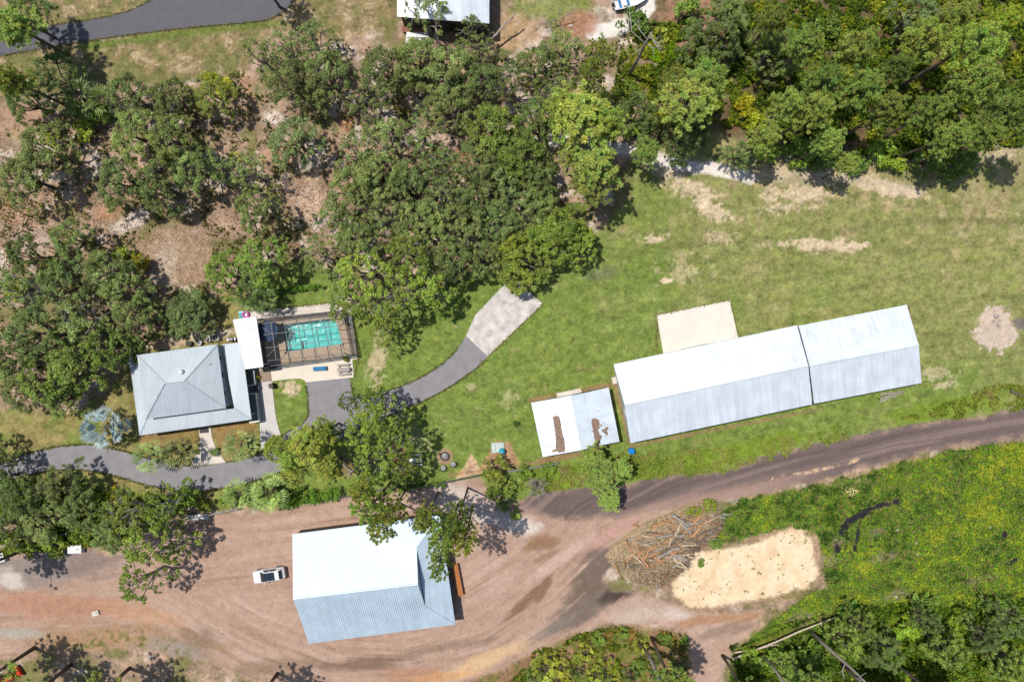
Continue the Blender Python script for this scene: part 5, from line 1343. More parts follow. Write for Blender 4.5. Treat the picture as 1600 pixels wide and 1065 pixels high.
# ------------------------------------------------------------------ vegetation: placing every tree
WORDS = {2: 'two', 3: 'three', 4: 'four', 5: 'five', 6: 'six', 7: 'seven', 8: 'eight', 9: 'nine', 10: 'ten', 11: 'eleven', 12: 'twelve'}
ORD = ['leftmost', 'second from left', 'third from left', 'fourth from left', 'fifth from left', 'sixth from left', 'seventh from left', 'eighth from left', 'ninth from left', 'tenth from left', 'eleventh from left', 'twelfth from left']
LAND = [('the grey roofed house', 295, 605), ('the pool cage', 480, 525), ('the concrete parking pad', 790, 492), ('the workshop roof', 580, 905), ('the asphalt road top left', 260, 30), ('the white roof at the top edge', 692, 15),
        ('the leaf-strewn clearing above the house', 275, 400), ('the winding sandy clearing', 480, 310), ('the white sandy strip', 1060, 255), ('the long barn', 1120, 600), ('the shed with brown patches', 900, 660), ('the cream sand patch', 1165, 890),
        ('the brush pile', 1040, 850), ('the fallen pale trunk', 1225, 990), ('the top right corner', 1590, 10), ('the dead tree snag', 990, 90), ('the bottom right corner', 1590, 1055), ('the white sand path at the top', 985, 30), ('the left edge of the curved drive', 10, 735),
        ('the fan palms by the front walk', 260, 705), ('the white storage box', 122, 855), ('the left edge at mid height', 0, 470), ('the dark round pool-side bush', 290, 490), ('the fire pit', 695, 712), ('the upper right field edge', 1400, 290), ('the reddish gap in the oak wood', 545, 185), ('the upper left corner', 10, 60), ('the brown gap in the upper right wood', 1310, 20),
        ('the right edge above the field', 1595, 250), ('the lime weed field', 1450, 850), ('the weed-topped rubble clearing', 1555, 510)]
placed = []
trg = random.Random(77)
def plant(kind, x, y, rpx, h, adj, noun, cat, tint=None, variant=None, base=None):
    """A tree whose crown is centred over map point (x, y) at crown height."""
    ps = PROTO[kind]; tm, cm = ps[trg.randrange(len(ps)) if variant is None else variant % len(ps)]
    ref = {'oak': (5.0, 9.0), 'thin_oak': (5.0, 9.0), 'green_oak': (5.0, 10.0), 'airy_oak': (5.0, 10.0), 'pine': (3.9, 17.6), 'sparse_pine': (4.5, 17.8), 'bush': (2.0, 2.3), 'palm': (2.3, 3.6), 'silver_palm': (3.1, 2.2), 'palmetto': (1.3, .9)}[kind]
    zc = h * (.9 if 'pine' in kind else .8)
    w = P(x, y, zc) if kind != 'palmetto' else P(x, y, .4)
    r = rpx * S * (CAMH - zc) / CAMH; sx = r / ref[0]; sz = h / ref[1]
    nm = {'oak': 'oak_tree', 'thin_oak': 'oak_tree', 'green_oak': 'oak_tree', 'airy_oak': 'oak_tree', 'pine': 'pine_tree', 'sparse_pine': 'pine_tree', 'bush': 'bush', 'palm': 'palm_tree', 'silver_palm': 'palm_tree', 'palmetto': 'palmetto'}[kind]
    e = thing(nm, None, cat, (w.x, w.y, -.02), trg.uniform(0, 6.28), {'oak_tree': 'oaks of the wood', 'pine_tree': 'pines round the site', 'bush': 'bushes', 'palm_tree': 'palms round the house', 'palmetto': 'palmettos'}[nm])
    e.scale = (sx, sx, sz)
    t = bpy.data.objects.new('trunk', tm); COL.objects.link(t); t.parent = e
    c = bpy.data.objects.new('crown' if 'palm' not in kind else 'fronds', cm); COL.objects.link(c); c.parent = e
    k = tint if tint else (1, 1, 1); c.color = (k[0], k[1], k[2], 1)
    lm = min(LAND, key=lambda q: math.hypot(q[1] - x, q[2] - y)); dx, dy = x - lm[1], y - lm[2]
    if abs(dx) > abs(dy) * 1.6: rel = 'right of' if dx > 0 else 'left of'
    elif abs(dy) > abs(dx) * 1.6: rel = 'below' if dy > 0 else 'above'
    else: rel = ('below right of' if dx > 0 else 'below left of') if dy > 0 else ('above right of' if dx > 0 else 'above left of')
    placed.append((e, adj, noun, rel, lm[0], x, y, rpx))
    return e

DK = (.76, .82, .76); GREY = (.95, .95, 1.15); BR = (1.12, 1.12, .85); YL = (1.3, 1.15, .7); OL = (.8, .85, .85)
oaks = [  # x, y, radius, height, tone
    (190,140,36,8,'O'),(262,150,36,8,'O'),(330,150,34,7,'Y'),(62,232,48,9,'O'),(128,235,46,9,'O'),(205,205,46,9,'G'),(262,210,44,10,'G'),(300,258,44,9,'O'),(178,282,44,10,'O'),(236,285,42,9,'O'),(28,275,44,9,'O'),(118,292,30,7,'O'),
    (90,330,30,7,'T'),(30,395,34,8,'D'),(102,372,34,8,'O'),(320,312,30,8,'T'),(355,200,36,8,'T'),(28,455,46,9,'O'),(95,440,46,9,'O'),(160,425,42,9,'O'),(45,520,50,10,'O'),(118,500,50,9,'O'),(190,455,42,9,'O'),(205,500,36,8,'O'),(60,590,48,9,'B'),
    (110,570,46,9,'B'),(160,540,40,9,'B'),(12,560,40,9,'O'),(90,625,30,6,'O'),(25,615,30,6,'O'),
    (395,325,38,9,'O'),(402,405,40,9,'B'),(345,425,34,9,'B'),(385,265,36,8,'T'),(360,370,30,8,'O'),(425,250,30,7,'T'),
    (400,80,30,8,'T'),(440,70,38,8,'T'),(485,55,36,8,'T'),(450,125,42,9,'O'),(510,112,44,9,'O'),(555,90,40,9,'T'),(600,105,44,9,'O'),(652,90,42,9,'O'),(705,105,46,9,'O'),(752,130,40,9,'O'),(580,150,42,9,'O'),(515,165,36,9,'O'),(640,150,42,9,'O'),(695,165,40,9,'O'),(745,75,36,8,'O'),
    (665,14,44,9,'T'),(735,42,28,8,'T'),(455,215,42,8,'P'),(500,260,34,8,'T'),(475,170,34,8,'O'),(555,235,42,9,'T'),(605,215,42,9,'T'),(655,205,38,8,'T'),(590,270,46,9,'O'),(545,300,42,9,'O'),(640,290,46,9,'O'),(685,255,36,8,'T'),(690,310,44,9,'O'),
    (770,200,48,10,'B'),(812,240,46,10,'B'),(745,255,42,9,'O'),(790,290,44,9,'O'),(745,310,42,9,'O'),(835,180,36,9,'D'),(840,275,38,9,'O'),(835,325,42,9,'O'),(600,335,44,9,'O'),(655,350,46,9,'O'),(720,355,46,10,'O'),(780,350,42,9,'O'),
    (495,395,34,8,'T'),(520,340,34,8,'T'),(560,375,38,9,'O'),(700,405,38,9,'O'),(760,400,32,8,'O'),(875,360,46,9,'V'),(905,378,32,7,'V'),(845,370,36,8,'V'),(840,95,36,9,'O'),(800,120,34,9,'O'),(870,140,36,9,'T'),(880,70,34,8,'T'),
    (572,425,56,11,'W'),(640,400,50,11,'W'),(615,460,56,11,'W'),(545,465,38,9,'W'),(665,450,44,10,'W'),(598,518,30,9,'W'),(820,408,44,8,'X'),(800,380,30,8,'X'),
    (1000,175,38,9,'D'),(1120,50,46,10,'O'),(1165,100,44,10,'O'),(1215,70,44,10,'O'),(1140,20,40,9,'D'),(1190,15,40,9,'O'),(1075,205,40,9,'D'),(1175,180,40,10,'O'),(1440,15,40,9,'P'),(1395,60,30,8,'D'),(1340,20,30,8,'D'),(1160,240,26,6,'D'),
    (20,775,42,8,'D'),(85,765,36,8,'O'),(60,815,40,6,'O'),(120,800,36,7,'O'),(195,800,46,9,'W'),(250,800,40,9,'W'),(225,850,50,11,'W'),(210,915,36,10,'W'),(262,862,26,8,'W'),(170,840,34,8,'O'),(10,830,30,6,'O'),
    (590,650,44,11,'V'),(620,690,40,11,'V'),(560,680,40,10,'V'),(580,730,38,11,'V'),(625,735,32,9,'V'),(540,628,20,10,'V'),(585,622,24,10,'V'),
    (1328,1008,40,10,'D'),(1350,985,40,10,'D'),(1390,1025,46,11,'O'),(1455,975,34,8,'D'),(1490,1020,46,11,'O'),(1545,1000,42,10,'P'),(1585,975,40,9,'P'),(1590,1045,44,11,'O'),(1440,1050,40,10,'O'),(1330,1045,40,10,'O'),(1230,1045,36,8,'D'),(1540,1055,40,10,'O'),
    (965,1015,34,7,'D'),(1045,1035,36,8,'D'),(1075,1010,26,7,'D'),(930,745,36,8,'X'),(948,785,28,7,'X'),(935,712,26,7,'X'),(970,735,26,7,'X')]
TONE = {'O': ('oak', 'grey-green', None), 'G': ('oak', 'pale green', (1.1, 1.08, 1.0)), 'Y': ('oak', 'yellow-tipped', (1.25, 1.12, .75)), 'T': ('thin_oak', 'thin twiggy', None), 'D': ('oak', 'dark green', DK), 'B': ('green_oak', 'leafy green', (.88, .92, .9)), 'P': ('oak', 'dusty grey', GREY),
        'V': ('green_oak', 'bright green', (.95, 1.0, .8)), 'A': ('airy_oak', 'airy green', (.95, 1.0, .85)), 'W': ('airy_oak', 'fresh green', (1.0, 1.03, .85)), 'X': ('green_oak', 'yellow-green', (1.25, 1.1, .85))}
SKIP = {(118,292),(90,330),(320,312),(425,250),(360,370),(475,170),(965,1015),(1045,1035),(1075,1010),(930,745),(948,785),(935,712),(970,735),(1165,100),(1190,15),(1175,180),(1340,20),(1395,60),(1330,1045),(1440,1050),(1540,1055),(500,260),(355,200),(515,165),(555,90),(640,150),(128,235)}
oaks += [(290,490,43,5,'D'),(288,492,36,5,'O'),(-8,728,24,7,'D'),(-12,700,20,5,'D'),(10,745,14,4,'D'),(72,118,44,8,'D'),(28,150,34,8,'D'),(30,22,38,9,'D'),(428,705,22,7,'X')]
for x, y, r, h, k in oaks:
    if (x, y) in SKIP: continue
    if x > 1190 and y > 900: r *= .72; h *= .8; k = {'P': 'D', 'D': 'B', 'O': 'B'}[k] if (x + y) % 3 else 'D'
    if k == 'V' and y > 600: k = 'A'; r *= .96
    if k == 'O' and (x * 3 + y) % 7 == 0: k = 'T'
    kd, adj, tint = TONE[k]
    plant(kd, x, y, r, h, adj, 'oak', 'tree', tint)
pines = [(910,178,66,15,'L'),(880,165,36,14,'L'),(955,190,36,14,'L'),(935,255,48,14,'P'),(930,290,42,12,'P'),(895,240,30,12,'S'),(1070,150,56,15,'P'),(1110,125,44,15,'P'),(1060,110,32,13,'S'),(930,75,34,16,'S'),(925,115,36,15,'S'),(1010,235,30,9,'P'),
         (1270,60,42,16,'P'),(1342,72,42,17,'P'),(1240,115,40,16,'P'),(1290,122,40,17,'P'),(1275,170,40,16,'P'),(1350,140,44,17,'P'),(1230,160,36,15,'P'),(1455,62,48,17,'L'),(1530,55,52,18,'L'),(1580,28,36,17,'Y'),(1500,100,40,17,'L'),(1405,105,30,15,'P'),(1395,165,36,15,'P'),
         (1345,190,38,14,'P'),(1462,170,38,15,'P'),(1535,120,46,18,'P'),(1575,175,46,18,'P'),(1590,100,40,18,'P'),(1490,205,38,15,'P'),(1440,230,30,12,'P'),(1300,215,34,13,'P'),(1550,205,36,16,'P'),(1200,210,34,13,'P'),(1165,140,40,15,'P'),(1215,20,34,15,'P'),(1390,20,28,15,'P'),
         (1200,120,36,15,'P'),(1380,75,30,15,'P'),(1500,20,38,16,'P'),(1640,190,44,17,'P'),(1330,255,24,9,'P'),
         (480,700,42,12,'L'),(455,725,30,11,'L'),(505,735,30,11,'L'),(500,675,26,11,'L'),(575,795,42,18,'S'),(590,830,34,17,'S'),(695,850,42,22,'S'),(715,815,34,21,'S'),(660,820,30,20,'S'),
         (8,115,36,14,'L'),(15,30,46,12,'P'),(-45,1075,60,13,'S'),(20,1105,60,13,'S'),(130,1105,56,12,'S'),(385,1120,50,13,'S'),(395,-50,40,12,'S'),(-60,900,50,13,'S'),(1060,1085,44,18,'P'),(1410,1130,50,18,'P'),(1180,1100,40,15,'P'),(1280,1090,40,15,'P'),(1500,1120,44,16,'P')]
pines += [(470,690,36,11,'W'),(505,690,34,11,'W'),(455,735,30,10,'W'),(440,700,26,10,'W'),(940,742,38,7,'M'),(948,782,26,6,'M'),(925,715,26,6,'M'),(972,735,24,6,'M'),(560,770,30,17,'W'),(610,800,34,18,'W'),(725,850,34,21,'W'),(680,880,30,21,'W')]
PSKIP = {(1240,115),(1380,75),(1390,20),(1200,120),(1440,230),(1590,100),(1500,100),(1165,140),(1345,190)}
for x, y, r, h, k in pines:
    if (x, y) in PSKIP: continue
    if x > 1180 and y < 280: r *= .92; h *= 1.05
    kd, adj, tint = {'P': ('pine', 'olive green', (1.0, 1.02, .85)), 'M': ('pine', 'low dense', (.9, .95, .7)), 'W': ('sparse_pine', 'wispy', (1.15, 1.1, .75)), 'L': ('pine', 'lime green', (1.15, 1.12, .8)), 'S': ('sparse_pine', 'sparse open', (1.08, 1.05, .8)), 'Y': ('pine', 'yellowish', (1.4, 1.25, .6))}[k]
    plant(kd, x, y, r, h, adj, 'pine', 'tree', tint)
bushes = [(775,738,26,3,'yellow-green',(1,.95,.8)),(790,765,18,2,'ragged dark',(.7,.75,.7)),(1190,228,20,3,'bright green',(.9,1.05,.7)),(1255,236,26,3,'bright green',(.9,1.05,.7)),(1300,240,22,3,'dark green',(.7,.85,.8)),(1380,235,26,3,'bright green',(1,1.1,.6)),(1405,250,20,3,'bright green',(1,1.1,.6)),
          (1455,250,28,3,'dark green',(.75,.9,.8)),(1490,262,24,3,'dark green',(.75,.9,.7)),(1515,250,22,3,'dark green',(.8,.9,.7)),(1215,235,20,2.5,'bright green',(.9,1.1,.7)),(1340,255,22,2.5,'dark green',(.7,.85,.8)),(1280,255,16,2,'dark green',(.7,.85,.8)),
          (285,785,26,3,'bright green',(.9,1.05,.75)),(150,790,22,2.5,'bright green',(.9,1,.7)),(30,850,26,2.5,'yellow-green',(1.1,1.1,.7)),(80,850,24,2.5,'yellow-green',(1.05,1.05,.7)),(120,830,22,2.5,'bright green',(.9,1.05,.7)),(320,790,14,1.6,'yellow-green',(1.2,1.1,.7)),(175,775,14,1.5,'golden',(1.7,1.2,.4)),(355,780,16,1.6,'bright green',(.9,1,.8)),
          (15,450,22,2.5,'yellow-green',(1.1,1.1,.6)),(75,425,24,2.2,'yellow-green',(1.2,1.15,.5)),(190,400,20,2.2,'yellow-green',(1.2,1.1,.5)),(215,410,16,2,'golden',(1.6,1.2,.5)),(130,200,22,2.5,'yellow-green',(1.15,1.1,.6)),(80,208,20,2,'yellow-green',(1.2,1.1,.5)),(350,135,18,2.2,'golden',(1.7,1.3,.4)),(325,125,18,2.2,'yellow-green',(1.25,1.1,.5)),
          (1170,165,20,3,'golden',(1.8,1.4,.4)),(1185,190,20,3,'yellow-green',(1.5,1.3,.4)),(1035,180,16,3,'golden',(1.6,1.3,.4)),(1300,35,20,3,'dark green',(.7,.8,.7)),(995,205,22,3,'dark green',(.8,.9,.7)),(985,140,22,2.5,'olive',(1,.95,.6)),(950,150,22,3,'olive',(1,.95,.7)),(1110,90,22,3,'yellow-green',(1.3,1.2,.6)),
          (806,661,6,.9,'tiny dark',(.5,.6,.6)),(935,1000,28,2.5,'dark green',(.8,.92,.7)),(975,990,22,2,'dark green',(.8,.92,.7)),(905,1030,24,2,'olive',(1,.9,.6)),(960,1045,26,2,'golden',(1.4,1.15,.4)),(1000,1040,26,2.5,'dark green',(.7,.85,.7)),(1040,1000,26,2.5,'dark green',(.8,.95,.7)),(1070,1000,18,2,'dark green',(.8,.95,.7)),(1025,1055,24,2.5,'dark green',(.6,.8,.7)),
          (1215,1030,22,2.5,'bright green',(.9,1.1,.6)),(1180,1030,22,2.2,'bright green',(1,1.1,.5)),(1268,1020,24,2.5,'bright green',(.9,1.05,.6)),(1318,975,20,2.2,'dark green',(.7,.85,.7)),(1330,955,20,2.2,'dark green',(.6,.8,.7)),(1450,950,26,2.5,'dark green',(.6,.8,.6)),(1560,955,26,2.5,'dark green',(.65,.8,.7)),(1420,985,26,2.5,'bright green',(1.1,1.2,.5)),(1510,975,24,2.5,'bright green',(1,1.1,.5)),
          (820,740,14,1.5,'bright green',(.9,1.05,.6)),(855,735,14,1.2,'bright green',(.9,1.05,.6)),(770,770,14,1.4,'dark green',(.7,.8,.6)),(785,790,14,1.3,'dark green',(.75,.85,.6)),(805,805,10,1,'bright green',(1,1.1,.6)),(975,745,16,2,'dark green',(.6,.75,.7)),(990,30,26,4,'dark green',(.6,.75,.7)),(1080,15,26,4,'dark green',(.7,.8,.7)),
          (440,780,20,2,'bright green',(.8,.95,.8)),(475,772,16,1.5,'bright green',(.9,1,.7)),(1110,790,14,1.5,'olive',(1,.95,.6)),(1085,800,14,1.5,'olive',(1,.95,.6)),(1095,880,8,1,'dark green',(.75,.9,.7)),(1120,850,12,1.2,'dark green',(.7,.85,.8)),(125,170,20,2.5,'dark green',(.6,.75,.6)),(150,175,22,3,'dark green',(.6,.75,.6)),
          (540,560,6,.9,'tiny potted',(.8,.9,.6)),(401,588,5,1,'tiny yellowish',(1.3,1.2,.5)),(541,562,4,.7,'tiny brownish',(.9,.7,.6)),(308,692+13,5,.7,'tiny green',(.7,.8,.7)),(334,706,8,.9,'small green',(.7,.8,.7))]
for x, y, r, h, adj, tint in bushes:
    if y > 980 and 850 < x < 1100: r *= .48; h *= .6
    plant('bush', x, y, r, h, adj, 'bush', 'bush', tint)
for x, y, r, h, adj, tint in (): plant('bush', x, y, r, h, adj, 'bush', 'bush', tint)
for x, y, r, h, kd, adj, tint in ((165,667,34,3.2,'silver_palm','silver-blue','x'),(236,712,25,4,'palm','tall green',None),(280,706,25,3.6,'palm','shadowed green',(.6,.55,.55)),(378,694,27,4,'palm','spiky green',None),(375,770,24,3.4,'palm','spiky green',(.95,1,.8)),(424,768,30,4.4,'palm','large spiky',(.95,1,.85)),  # shadowed palm: its shade is put into the darker frond tint
                                  (392,462,26,4.5,'palm','dark fronded',(.5,.62,.55)),(415,470,22,4.2,'palm','dark fronded',(.42,.5,.45)),(130,155,30,4,'palm','dark fronded',(.45,.5,.4)),(165,160,24,4,'palm','dark fronded',(.5,.55,.4)),(235,420,0,0,None,None,None)):
    if kd: plant(kd, x, y, r, h, adj, 'palm', 'palm tree', (1, 1, 1) if tint == 'x' else tint)
for x, y, r, v in ((850,1042,26,1),(870,1055,20,1),(835,1050,18,0),(365,780,12,1),(190,400,14,1),(370,250,14,1),(88,760,14,0),(300,150,14,1),(430,300,14,1),(1420,70,16,1),(1240,210,16,1),(1030,60,18,1),(860,1025,14,1),(930,1050,16,1),(900,1045,14,0),(945,1025,13,1),(985,1050,16,0),(915,1015,16,1),(1000,1005,14,1),(875,1040,18,1),(1045,1055,16,1),(945,1050,15,0),(880,1065,20,1),(1020,1030,13,0),(960,1065,16,1),(1060,1040,14,0)):
    plant('palmetto', x, y, r, 1.3, 'low fan-leaved', 'palmetto', 'palmetto', None, v)
# labels: each names its own tree
seen = {}
for it in placed: seen.setdefault((it[1], it[2], it[3], it[4]), []).append(it)
for (adj, noun, rel, lm), its in seen.items():
    its.sort(key=lambda q: (q[5], q[6])); n = len(its)
    for k, it in enumerate(its):
        o = it[0]
        if n == 1: o['label'] = f'{adj} {noun} {rel} {lm}'
        elif n == 2: o['label'] = f'{adj} {noun} {rel} {lm}, {"left" if k == 0 else "right"} one of two'
        elif k == n - 1: o['label'] = f'{adj} {noun} {rel} {lm}, rightmost of {WORDS.get(n, "many")}'
        else: o['label'] = f'{adj} {noun} {rel} {lm}, {ORD[k]} of {WORDS.get(n, "many")}'
for it in placed:
    w = it[0]['label'].split()
    if len(w) > 16: it[0]['label'] = ' '.join(x for x in w if x != 'the')
# dead trees
def dead(x, y, h, R, n, seed, label, lean=(0, 0)):
    rg = np.random.default_rng(seed); w = P(x, y); t = thing('dead_tree', label, 'tree', (w.x, w.y, 0), rg.uniform(0, 6))
    b = dead_tree_mesh(rg, h, R, n); b.build('trunk', M['greywood'], t, True)
dead(982, 119, 15, 4.5, 6, 4, 'bare leafless snag with forked top beside bright green undergrowth')
dead(842, 757, 1.6, 2.2, 34, 6, 'leafless grey shrub below the small shed')
dead(905, 1065, 5, 3.5, 5, 8, 'slender pale bare tree in the bottom scrub')
dead(1005, 1007, 15, 2.5, 3, 10, 'bare pine trunk rising from scrub at the bottom')
dead(1265, 985, 16, 2.5, 4, 12, 'long bare leaning trunk right of the fallen pale trunk')
dead(1190, 1020, 13, 2.5, 3, 14, 'bare trunk just below the fallen pale trunk')
dead(460, 300, 3, 3.0, 9, 16, 'small bare grey shrub in the winding sandy clearing')
dead(545, 163, 5, 3.5, 9, 18, 'bare twiggy tree above the reddish gap')
dead(715, 200, 5, 3.5, 9, 20, 'bare twiggy tree by the central gap in oaks')
dead(870, 40, 2.0, 3.5, 8, 22, 'fallen grey bare limb crown near the top grass')

# hedges
def hedge(label, pts, w_, h_, tint):
    rg = np.random.default_rng(int(pts[0][0])); W = [P(x, y) for x, y in pts]
    t = thing('hedge', label, 'hedge'); cen = []; b = MB()
    for a, c in zip(W[:-1], W[1:]):
        n = max(2, int((c - a).length / .5))
        for k in range(n):
            p = a.lerp(c, k / n)
            for j in range(2): cen.append((p.x + rg.normal() * w_ * .3, p.y + rg.normal() * w_ * .3, h_ * rg.uniform(.4, .85)))
            b.tube([(p.x, p.y, -.05), (p.x, p.y, h_ * .6)], .03, 4)
    me = cloud_mesh('foliage', *leaves(rg, cen, [rg.uniform(.35, .55) * w_ for _ in cen], 200, .17, OAKG * np.array(tint)), M['weed'])
    o = bpy.data.objects.new('foliage', me); COL.objects.link(o); o.parent = t; b.build('stems', M['bark'], t)
hedge('clipped narrow green hedge line above the pool cage', [(418, 457), (455, 453), (508, 446)], .7, 1.3, (.55, .8, .6))
hedge('ragged hedge between drive lawn and dirt yard, right of palms', [(448, 778), (480, 776), (535, 768)], 1.3, 1.6, (.65, .85, .7))
hedge('low green hedge along the wire fence under the tree group', [(600, 766), (650, 757), (700, 752)], .8, 1.0, (.6, .8, .6))

# ------------------------------------------------------------------ masses of weeds and scrub
def scatter(name, label, cat, poly, n, size, hgt, cols, seed, up=.9, excl=None, mfun=None, elong=1.9, zoff=0.0, bigpat=False):
    rg = np.random.default_rng(seed); pa = np.array(poly); lo, hi = pa.min(0), pa.max(0)
    X = rg.uniform(lo[0], hi[0], n * 2); Y = rg.uniform(lo[1], hi[1], n * 2)
    d = poly_sd(X, Y, poly) + fbm(X / 18, Y / 18, 11, 4, .65) * 16
    ok = d < -1
    if excl is not None:
        for e in excl: ok &= poly_sd(X, Y, e) > 2
    dens = fbm(X / 14, Y / 14, seed, 4, .6) + .5
    if mfun is not None: ok &= mfun(X, Y, dens, rg)
    X, Y, dens = X[ok][:n], Y[ok][:n], dens[ok][:n]; m = len(X)
    z = hgt * rg.random(m) ** 1.2 * (.35 + dens) + zoff
    Cc = np.stack([(X - 800) * S, (532.5 - Y) * S, z], 1)
    nn = rdir(rg, m) * .8 + np.array([0, 0, up]); nn /= np.linalg.norm(nn, axis=1, keepdims=True)
    t = np.cross(nn, rdir(rg, m)); t /= np.linalg.norm(t, axis=1, keepdims=True); b = np.cross(nn, t)
    s = size * (.5 + rg.random((m, 1)))
    pat = fbm(X / 22, Y / 22, seed + 5, 4, .6) + .5 + .12 * rg.normal(size=m)
    if bigpat: pat = fbm(X / 50, Y / 30, seed + 6, 5, .7) * 1.5 + .42 + (X - 1400) / 1300 + (Y - 850) / 2200 + .9 * fbm(X / 9, Y / 8, seed + 8, 3, .6) + .12 * rg.normal(size=m)
    cs = np.array([lin(c) / (1.08 if bigpat else 1.25) for c in cols]); idx = np.clip(pat * len(cols) * 1.15 - .1, 0, len(cols) - 1).astype(int)
    K = cs[idx] * (1 + .18 * rg.normal(size=(m, 1)))
    me = cloud_mesh(name, Cc, t * s * .5 * elong, b * s * .5, np.clip(K, .01, .6), M['weed'])
    o = bpy.data.objects.new(name, me); COL.objects.link(o); tag(o, label, cat, kind='stuff')
def limefun(X, Y, d, rg):
    k = (d > .3) & (seg_dist(X, Y, (1140, 1023), (1313, 954)) > 4)
    for cx, cy, rx, ry, dg in DARK_PATCHES: k &= (blob(X, Y, cx, cy, rx, ry, dg) + fbm(X / 18, Y / 18, 11, 4, .65) * .7) > .8
    for cx, cy, rx, ry in ((1295, 875, 20, 12), (1380, 870, 30, 9), (1530, 905, 40, 7), (1370, 830, 18, 6), (1400, 930, 28, 8), (1250, 965, 26, 12), (1330, 768, 14, 10), (1310, 845, 12, 10)): k &= (blob(X, Y, cx, cy, rx, ry, -12) > .8) | (rg.random(len(X)) < .35)
    return k
scatter('weeds', 'tall lime green weeds covering the lower right field', 'weeds', LIME, 130000, .17, .38,
        [(58, 84, 32), (80, 112, 40), (100, 136, 46), (130, 118, 76), (92, 130, 42), (112, 148, 46), (138, 154, 48), (126, 148, 46), (156, 164, 52)], 7, up=1.7, excl=[SAND], mfun=limefun, bigpat=True)
scatter('undergrowth', 'mixed green undergrowth below the upper right pine wood', 'undergrowth', [(985, 40), (1600, -60), (1740, -60), (1740, 215), (1560, 232), (1440, 250), (1330, 258), (1230, 235), (1170, 205), (1110, 190), (1000, 210), (960, 190), (960, 120)], 70000, .28, .9,
        [(60, 78, 30), (84, 100, 36), (70, 90, 34), (104, 124, 40), (130, 142, 44), (160, 160, 50)], 17, mfun=lambda X, Y, d, rg: d > .42)
scatter('ground_vine', 'bright green vine patch right of the bare snag', 'vines', [(1008, 58), (1050, 55), (1062, 90), (1055, 110), (1030, 105), (1010, 85)], 2600, .3, .5, [(120, 160, 30), (140, 176, 34), (104, 140, 30)], 27, elong=1.3)
scatter('undergrowth', 'low scrub in the bottom right wood', 'undergrowth', [(1140, 1010), (1230, 975), (1330, 945), (1600, 930), (1740, 930), (1740, 1180), (1130, 1180)], 50000, .26, 1.1,
        [(56, 76, 30), (80, 100, 36), (100, 126, 36), (66, 88, 32), (130, 148, 38)], 37, mfun=lambda X, Y, d, rg: (d > .42) & (seg_dist(X, Y, (1140, 1022), (1313, 955)) > 7))
scatter('undergrowth', 'ochre and green scrub along the bottom edge of the dirt', 'undergrowth', [(840, 1015), (900, 990), (960, 978), (1070, 985), (1090, 1150), (720, 1150)], 20000, .24, .6,
        [(104, 116, 44), (128, 140, 44), (90, 110, 40), (150, 132, 64), (170, 140, 80)], 47, mfun=lambda X, Y, d, rg: d > .54)
scatter('undergrowth', 'patchy low scrub on the oak wood floor', 'undergrowth', [(-100, 210), (60, 190), (380, 110), (420, 60), (780, 90), (980, 60), (960, 250), (930, 330), (800, 420), (560, 420), (420, 440), (300, 470), (200, 560), (-100, 650)], 34000, .24, .6,
        [(70, 82, 36), (96, 100, 46), (84, 92, 42), (116, 116, 56), (140, 128, 60)], 57, mfun=lambda X, Y, d, rg: (d > .55) & (blob(X, Y, 275, 400, 60, 52, 20) > 1) & (blob(X, Y, 470, 300, 40, 45) > 1))
scatter('undergrowth', 'bushy green strip in the lower left corner trees', 'undergrowth', [(-100, 745), (60, 750), (110, 748), (160, 770), (290, 772), (280, 800), (190, 850), (110, 852), (0, 868), (-100, 870)], 16000, .24, 1.0,
        [(60, 80, 32), (84, 108, 34), (110, 130, 38), (130, 140, 44)], 67, mfun=lambda X, Y, d, rg: d > .4)
scatter('grass', 'long bright grass between shed and dirt road', 'grass', [(790, 745), (870, 728), (940, 712), (985, 708), (1130, 700), (1300, 668), (1330, 684), (1130, 738), (1000, 750), (850, 768), (812, 785)], 26000, .14, .25, [(112, 134, 50), (134, 152, 60), (152, 162, 72), (160, 150, 98)], 77, elong=2.4, mfun=lambda X, Y, d, rg: d > .42)
scatter('grass', 'rough tall grass beside the road at the right edge', 'grass', [(1400, 655), (1480, 625), (1560, 600), (1620, 600), (1620, 640), (1500, 655)], 8000, .16, .3, [(112, 132, 50), (130, 146, 56), (146, 152, 66), (156, 146, 88)], 87, elong=2.2, mfun=lambda X, Y, d, rg: d > .5)
